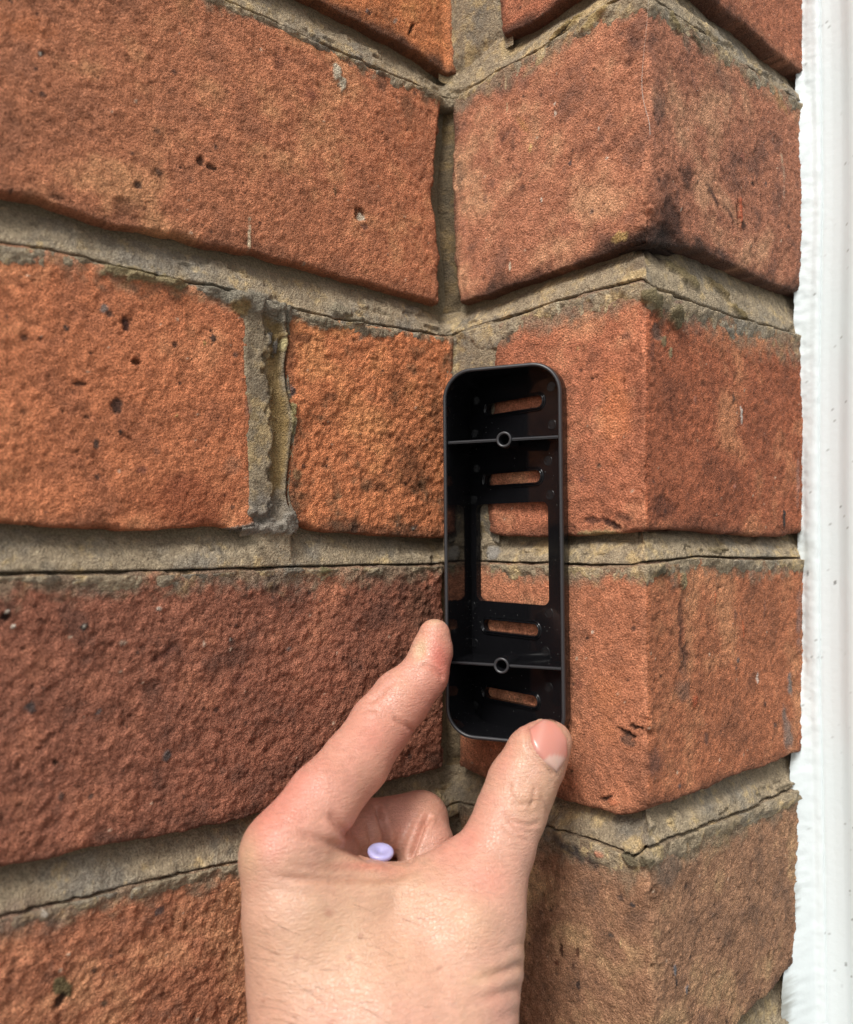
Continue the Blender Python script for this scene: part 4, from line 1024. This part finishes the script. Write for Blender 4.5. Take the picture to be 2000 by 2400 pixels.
# folds: points, half width px, depth mm, end taper
FOLDS = [
 ([(1240, 1694), (1233, 1706), (1236, 1724), (1238, 1748), (1249, 1770), (1270, 1794), (1296, 1813), (1313, 1824)], 5, .55),
 ([(620, 2056), (760, 2062), (880, 2054), (985, 2030)], 11, .8), ([(660, 2030), (780, 2040), (900, 2034)], 10, .4), ([(620, 2080), (720, 2092), (830, 2082)], 12, .25),
 ([(690, 1945), (760, 1972), (830, 1996), (885, 2020)], 10, .7), ([(770, 1900), (805, 1950), (845, 2000)], 10, .7), ([(815, 1935), (850, 1980), (862, 2005)], 7, .7),
 ([(1170, 1842), (1195, 1848), (1218, 1856)], 4, .0), ([(1175, 1900), (1200, 1925), (1240, 1935), (1275, 1925)], 5, .45), ([(1185, 1915), (1215, 1945), (1255, 1955)], 5, .4), ([(1170, 1925), (1205, 1960), (1250, 1975)], 5, .3),
 ([(1200, 1830), (1193, 1855), (1212, 1885), (1235, 1890)], 5, .4), ([(1255, 1840), (1250, 1870), (1242, 1898)], 4, .4), ([(1265, 1858), (1280, 1890), (1285, 1912)], 4, .3), ([(1222, 1870), (1240, 1885), (1262, 1878)], 4, .35),
 ([(985, 1556), (1008, 1562), (1030, 1578), (1044, 1592)], 6, .65), ([(920, 1680), (945, 1698), (978, 1716)], 6, .6), ([(890, 1668), (868, 1662), (846, 1668)], 6, .4), ([(905, 1625), (885, 1634), (862, 1652)], 6, .45), ([(930, 1600), (912, 1606), (893, 1620)], 5, .35), ([(955, 1555), (970, 1566), (985, 1585)], 5, .25),
 ([(1219, 2262), (1190, 2275), (1140, 2290), (1085, 2300)], 10, .75), ([(1217, 2318), (1180, 2328), (1120, 2345), (1070, 2352)], 11, .6), ([(1222, 2210), (1190, 2225), (1150, 2240)], 8, .25), ([(1216, 2372), (1180, 2385), (1130, 2396)], 10, .3),
 ([(1012, 1908), (992, 1930), (976, 1972), (954, 2026)], 7, 1.9), ([(908, 2000), (905, 1955), (893, 1915), (879, 1880)], 7, 1.5), ([(870, 2000), (868, 1960), (860, 1920)], 5, .5),
]
disp = np.zeros(len(HV)); dark = np.zeros(len(HV))
for pts, w_, dep in FOLDS:
    d, t = pl_dist(px, py, pts); tap = sstep(0, .18, t) * sstep(1, .82, t)
    if pts[0][0] > 1200 and pts[0][1] > 2200: tap = sstep(1, .3, t)
    g = np.exp(-(d / w_) ** 2); sh = np.exp(-((d - 2.1 * w_) / (1.3 * w_)) ** 2)
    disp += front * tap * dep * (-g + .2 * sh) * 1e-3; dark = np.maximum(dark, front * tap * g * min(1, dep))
# bones and tendons: bumps (x, y, rx, ry, tilt, mm)
BUMPS = [(1225, 1868, 34, 28, 0, .5), (625, 1995, 50, 50, 0, .35), (1105, 2165, 60, 70, 0, 1.8), (1135, 2095, 40, 40, 0, -.5), (925, 2125, 50, 90, 10, -1.7), (1235, 1830, 50, 16, -60, -.15), (775, 1960, 45, 25, 20, .7), (1005, 1900, 22, 22, 0, .4), (880, 1665, 22, 18, 0, .3), (985, 1530, 12, 16, 0, -.6), (960, 1590, 22, 16, -40, -.25)]
for x, y, rx, ry, a, mmv in BUMPS:
    a = math.radians(a); dx, dy = px - x, py - y; ca, sa = math.cos(a), math.sin(a)
    e = ((dx * ca + dy * sa) / rx) ** 2 + ((-dx * sa + dy * ca) / ry) ** 2
    disp += front * mmv * 1e-3 * np.exp(-e)
# soft unevenness
disp += 1e-3 * .18 * fbm(HV[:, 0] + HV[:, 1] * .6, HV[:, 2] - HV[:, 1] * .3, .012, 3, 401)
HV2 = HV + N * disp[:, None]

def blob(x, y, rx, ry, a=0):
    a = math.radians(a); dx, dy = px - x, py - y; ca, sa = math.cos(a), math.sin(a)
    return np.exp(-(((dx * ca + dy * sa) / rx) ** 2 + ((-dx * sa + dy * ca) / ry) ** 2))
skin = lin((198, 152, 131)) * np.ones((len(HV), 1))
def mixc(w_, c):
    global skin
    w_ = np.clip(w_, 0, 1)[:, None]; skin = skin * (1 - w_) + lin(c) * w_
PINK = (204, 134, 118); RED = (196, 106, 92); YEL = (196, 164, 130)
u1 = fbm(HV[:, 0] + HV[:, 1] * .7, HV[:, 2], .016, 4, 411); u2 = fbm(HV[:, 0] + HV[:, 1] * .7, HV[:, 2], .004, 3, 412)
mixc(.30 * sstep(0, 1, u1 + .3 * u2), PINK); mixc(.30 * sstep(0, 1, -u1 + .3 * u2), YEL)
mixc(.75 * (py < 2030) * sstep(2050, 1900, py) * (px < 1060) * .5, PINK)
for w_, c in ((.75 * blob(1032, 1545, 26, 60, -15), RED), (.55 * blob(1000, 1640, 45, 60, 35), PINK), (.85 * blob(985, 1520, 16, 26, 20), (202, 172, 138)), (.7 * blob(1020, 1455, 18, 12), (200, 166, 136)),
              (.35 * blob(630, 1925, 60, 80, 30), RED), (.5 * blob(640, 1985, 40, 40, 0), PINK), (.5 * blob(580, 2010, 30, 60, 0), YEL), (.5 * blob(690, 1850, 40, 90, 50), PINK), (.5 * blob(880, 1720, 40, 70, 40), PINK), (.55 * blob(950, 1740, 30, 60, 40), PINK),
              (.5 * blob(860, 2030, 90, 10, 0), RED), (.5 * blob(820, 1960, 40, 40, 0), PINK), (.6 * blob(1140, 2065, 50, 45, 0), PINK), (.5 * blob(1150, 2000, 30, 60, 0), (188, 136, 112)), (.4 * blob(1100, 2160, 60, 60, 0), YEL), (.45 * blob(1130, 2290, 50, 20, -20), YEL),
              (.45 * blob(1185, 1780, 24, 60, 20), PINK), (.45 * blob(1230, 1700, 40, 24, 0), PINK), (.45 * blob(1250, 1870, 50, 40, 0), (192, 150, 120)), (.5 * blob(1010, 1890, 50, 50, 0), (190, 142, 118)), (.5 * blob(940, 1930, 40, 50, 0), (190, 138, 120)), (.35 * blob(1040, 1990, 30, 40, 0), PINK),
              (.35 * blob(915, 2110, 30, 40, 0), (158, 120, 96)), (.5 * blob(780, 2200, 180, 150, 0), YEL), (.4 * blob(1000, 2250, 120, 120, 0), (206, 160, 132)), (.30 * blob(760, 2300, 120, 90, 0), (192, 156, 126)), (.6 * blob(1095, 1975, 30, 60, 30), PINK)):
    mixc(w_, c)
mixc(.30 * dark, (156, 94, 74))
for x, y, r_ in ((617, 2347, 4), (694, 2244, 7), (820, 2243, 6), (730, 2365, 6), (845, 2193, 6), (883, 2038, 3), (1030, 2270, 6), (770, 2140, 9), (775, 2400, 8)):
    mixc(front * .6 * np.exp(-((px - x) ** 2 + (py - y) ** 2) / r_ ** 2), (150, 94, 74))
m, nt, b = new_mat('skin'); MAT_SKIN = m
at = nt.nodes.new('ShaderNodeAttribute'); at.attribute_name = 'Col'
tc = nt.nodes.new('ShaderNodeTexCoord')
mp = nt.nodes.new('ShaderNodeMapping'); mp.inputs['Scale'].default_value = (420, 420, 1900); mp.inputs['Rotation'].default_value = (0, math.radians(-8), 0)
nt.links.new(tc.outputs['Object'], mp.inputs['Vector'])
n1 = nt.nodes.new('ShaderNodeTexNoise'); n1.inputs['Scale'].default_value = 1.0; n1.inputs['Detail'].default_value = 3; n1.inputs['Distortion'].default_value = .6
nt.links.new(mp.outputs[0], n1.inputs['Vector'])
vo = nt.nodes.new('ShaderNodeTexVoronoi'); vo.inputs['Scale'].default_value = 1100; vo.feature = 'DISTANCE_TO_EDGE'
nt.links.new(tc.outputs['Object'], vo.inputs['Vector'])
mpv = nt.nodes.new('ShaderNodeMath'); mpv.operation = 'MINIMUM'; mpv.inputs[1].default_value = .15; nt.links.new(vo.outputs['Distance'], mpv.inputs[0])
ad = nt.nodes.new('ShaderNodeMath'); ad.operation = 'MULTIPLY_ADD'; ad.inputs[1].default_value = 1.6
nt.links.new(mpv.outputs[0], ad.inputs[0]); nt.links.new(n1.outputs['Fac'], ad.inputs[2])
bp = nt.nodes.new('ShaderNodeBump'); bp.inputs['Strength'].default_value = .9; bp.inputs['Distance'].default_value = .00024
nt.links.new(ad.outputs[0], bp.inputs['Height']); nt.links.new(bp.outputs[0], b.inputs['Normal'])
mr = nt.nodes.new('ShaderNodeMapRange'); mr.inputs[1].default_value = .3; mr.inputs[2].default_value = .7; mr.inputs[3].default_value = .88; mr.inputs[4].default_value = 1.08
nt.links.new(n1.outputs['Fac'], mr.inputs[0])
ml = nt.nodes.new('ShaderNodeVectorMath'); ml.operation = 'SCALE'; nt.links.new(at.outputs['Color'], ml.inputs[0]); nt.links.new(mr.outputs[0], ml.inputs['Scale'])
nt.links.new(ml.outputs[0], b.inputs['Base Color'])
b.inputs['Roughness'].default_value = .38; b.inputs['Specular IOR Level'].default_value = .5
b.inputs['Subsurface Weight'].default_value = .18; b.inputs['Subsurface Radius'].default_value = (1, .35, .2); b.inputs['Subsurface Scale'].default_value = .0016
hand = mesh_from('hand', HV2, HF, MAT_SKIN, None, skin)
tag(hand, 'bare left hand and wrist pinching the lower end of the black bracket', 'hand')

# thumb nail: a curved plate lying on the thumb tip
from mathutils.bvhtree import BVHTree
bvh = BVHTree.FromPolygons([tuple(v) for v in HV2], [tuple(f) for f in HF])
def hit(x, y):
    d = Vector(ray(x, y)).normalized(); h_ = bvh.ray_cast(Vector(EYE), d)
    return (np.array(h_[0]), np.array(h_[1])) if h_[0] is not None else (None, None)
# outline traced: near cuticle (lower left) to free edge (top right)
NL = [(1236, 1703), (1240, 1722), (1241, 1745), (1250, 1765), (1272, 1790), (1296, 1808), (1309, 1818)]     # left / cuticle side
NR = [(1262, 1688), (1284, 1684), (1306, 1688), (1322, 1702), (1334, 1724), (1333, 1760), (1320, 1800)]     # free edge / right side
nu, nv = 28, 22
V = np.zeros((nu, nv, 3)); Cc = np.zeros((nu, nv, 3))
L_ = np.array(NL, float); R_ = np.array(NR, float); tt = np.linspace(0, 1, len(NL))
for i in range(nu):
    t = i / (nu - 1); a = np.array([np.interp(t, tt, L_[:, k]) for k in (0, 1)]); bb = np.array([np.interp(t, tt, R_[:, k]) for k in (0, 1)])
    for j in range(nv):
        q = j / (nv - 1); p = a + (bb - a) * q
        P_, N_ = hit(*p)
        if P_ is None: P_, N_ = hit(p[0] - 8, p[1] + 6)
        if P_ is None: P_ = V[i, j - 1]; N_ = -FWD
        if N_ @ FWD > 0: N_ = -N_
        e = min(t, 1 - t) * 6; e2 = min(q, 1 - q) * 6; k = min(1, e, e2)
        V[i, j] = P_ + N_ * (-.00022 + .00068 * sstep(0, 1, k))
        dl = math.hypot((p[0] - 1300) / 44, (p[1] - 1815) / 48)     # lunula
        col = lin((194, 132, 118)); lw = 1 - sstep(.88, 1.0, dl); col = col * (1 - lw) + lin((200, 164, 150)) * lw
        fe = sstep(.82, .98, q) * (t < .8); col = col * (1 - fe) + lin((196, 166, 138)) * fe
        st = math.exp(-((p[0] - 1262 - (p[1] - 1740) * -.25) / 8) ** 2) * .3; col = col * (1 - st) + lin((204, 164, 152)) * st
        Cc[i, j] = col
m, nt, b = new_mat('nail'); at = nt.nodes.new('ShaderNodeAttribute'); at.attribute_name = 'Col'; nt.links.new(at.outputs['Color'], b.inputs['Base Color'])
b.inputs['Roughness'].default_value = .28; b.inputs['Subsurface Weight'].default_value = .2; b.inputs['Subsurface Scale'].default_value = .001
nail = mesh_from('thumb_nail', V.reshape(-1, 3), grid_faces(nu, nv, True), m, None, Cc.reshape(-1, 3)); nail.parent = hand

# fine dark hairs on the back of the hand
rg = np.random.RandomState(5)
cu = bpy.data.curves.new('hair', 'CURVE'); cu.dimensions = '3D'; cu.bevel_depth = .00003; cu.bevel_resolution = 1
HAIRS = [((600, 2290), (640, 2292), (680, 2310), (740, 2325), (790, 2350)), ((610, 2358), (640, 2362), (680, 2370), (720, 2390)), ((600, 2390), (640, 2385), (690, 2398), (730, 2430)), ((625, 2400), (680, 2390), (740, 2415)),
         ((620, 2145), (645, 2165), (672, 2175)), ((590, 2245), (620, 2246), (650, 2252)), ((600, 2300), (620, 2320), (700, 2330)), ((690, 2300), (730, 2330), (760, 2352)), ((605, 2215), (630, 2228), (655, 2230))]
for k in range(22):
    x = rg.uniform(595, 1000); y = rg.uniform(2120, 2420); l = rg.uniform(25, 70); a = rg.uniform(-.1, .5); b_ = rg.uniform(-.01, .02)
    HAIRS.append([(x + l * t, y + l * t * a + b_ * (l * t) ** 1.6) for t in np.linspace(0, 1, 5)])
for hp in HAIRS:
    P_ = []
    for k, (x, y) in enumerate(hp):
        p, n_ = hit(x, y)
        if p is None: continue
        if n_ @ FWD > 0: n_ = -n_
        P_.append(p + n_ * (.0001 + .0008 * (k / len(hp))))
    if len(P_) < 3: continue
    sp = cu.splines.new('NURBS'); sp.points.add(len(P_) - 1); sp.order_u = 3; sp.use_endpoint_u = True
    for k, p in enumerate(P_): sp.points[k].co = (*p, 1); sp.points[k].radius = 1 - .8 * k / len(P_)
m, nt, b = new_mat('hair'); b.inputs['Base Color'].default_value = (.09, .045, .025, 1); b.inputs['Roughness'].default_value = .5
cu.materials.append(m); ho = bpy.data.objects.new('hair', cu); COL.objects.link(ho); ho.parent = hand; ho['kind'] = 'stuff'

# ------------------------------------------------------------------ pale lilac plug lying in the fold of the hand
PC = W(892, 2001, .2100)
axis = np.array([.10, -.24, .96]); axis /= np.linalg.norm(axis)
prf = [(0, .0004), (.0006, .0004), (.0009, .0006), (.0014, .0010), (.0025, .00115), (.0030, .0011), (.00325, .0009), (.00335, .0006), (.00325, .0000), (.0030, -.0003), (.0015, -.0004), (0, -.0004)]
n = 40; ux = np.cross(axis, [0, 0, 1.0]); ux /= np.linalg.norm(ux); uy = np.cross(axis, ux)
V = []; F = []
for r_, h_ in prf:
    for k in range(n):
        a = 2 * math.pi * k / n; V.append(PC + axis * h_ + max(r_ * .98, 1e-5) * (math.cos(a) * ux + math.sin(a) * uy))
for k in range(len(prf) - 1):
    F += [[k * n + i, k * n + (i + 1) % n, (k + 1) * n + (i + 1) % n, (k + 1) * n + i] for i in range(n)]
m, nt, b = new_mat('lilac_silicone'); b.inputs['Base Color'].default_value = (.42, .395, .64, 1); b.inputs['Roughness'].default_value = .35
b.inputs['Subsurface Weight'].default_value = .6; b.inputs['Subsurface Scale'].default_value = .002; b.inputs['Subsurface Radius'].default_value = (.8, .8, 1)
pg = mesh_from('rubber_plug', np.array(V), F, m)
tag(pg, 'tiny round pale lilac plug resting in the fold between thumb and index finger', 'plug')

# a strand of cobweb along the outer corner
cu = bpy.data.curves.new('cobweb_strand', 'CURVE'); cu.dimensions = '3D'; cu.bevel_depth = .00004; cu.bevel_resolution = 1
P_ = [(1524, -10), (1518, 60), (1512, 140), (1509, 205), (1514, 250), (1524, 290), (1529, 314)]
sp = cu.splines.new('NURBS'); sp.points.add(len(P_) - 1); sp.order_u = 3; sp.use_endpoint_u = True
for k, (x, y) in enumerate(P_):
    s_, z_ = px2s('M', x, y); q = surf(np.array([min(s_, WM)]), np.array([z_]), np.array([.0011]))[0]
    sp.points[k].co = (*q, 1); sp.points[k].radius = (.5 if k < 3 else 1.3)
m, nt, b = new_mat('cobweb_silk'); b.inputs['Base Color'].default_value = (.6, .55, .48, 1); cu.materials.append(m)
_t = bpy.data.objects.new('tmp', cu); COL.objects.link(_t); bpy.context.view_layer.update()
_m = bpy.data.meshes.new_from_object(_t.evaluated_get(bpy.context.evaluated_depsgraph_get())); bpy.data.objects.remove(_t)
cw_ = bpy.data.objects.new('cobweb_strand', _m); COL.objects.link(cw_)
tag(cw_, 'thin pale thread of cobweb hanging down the brick corner near the top', 'cobweb')
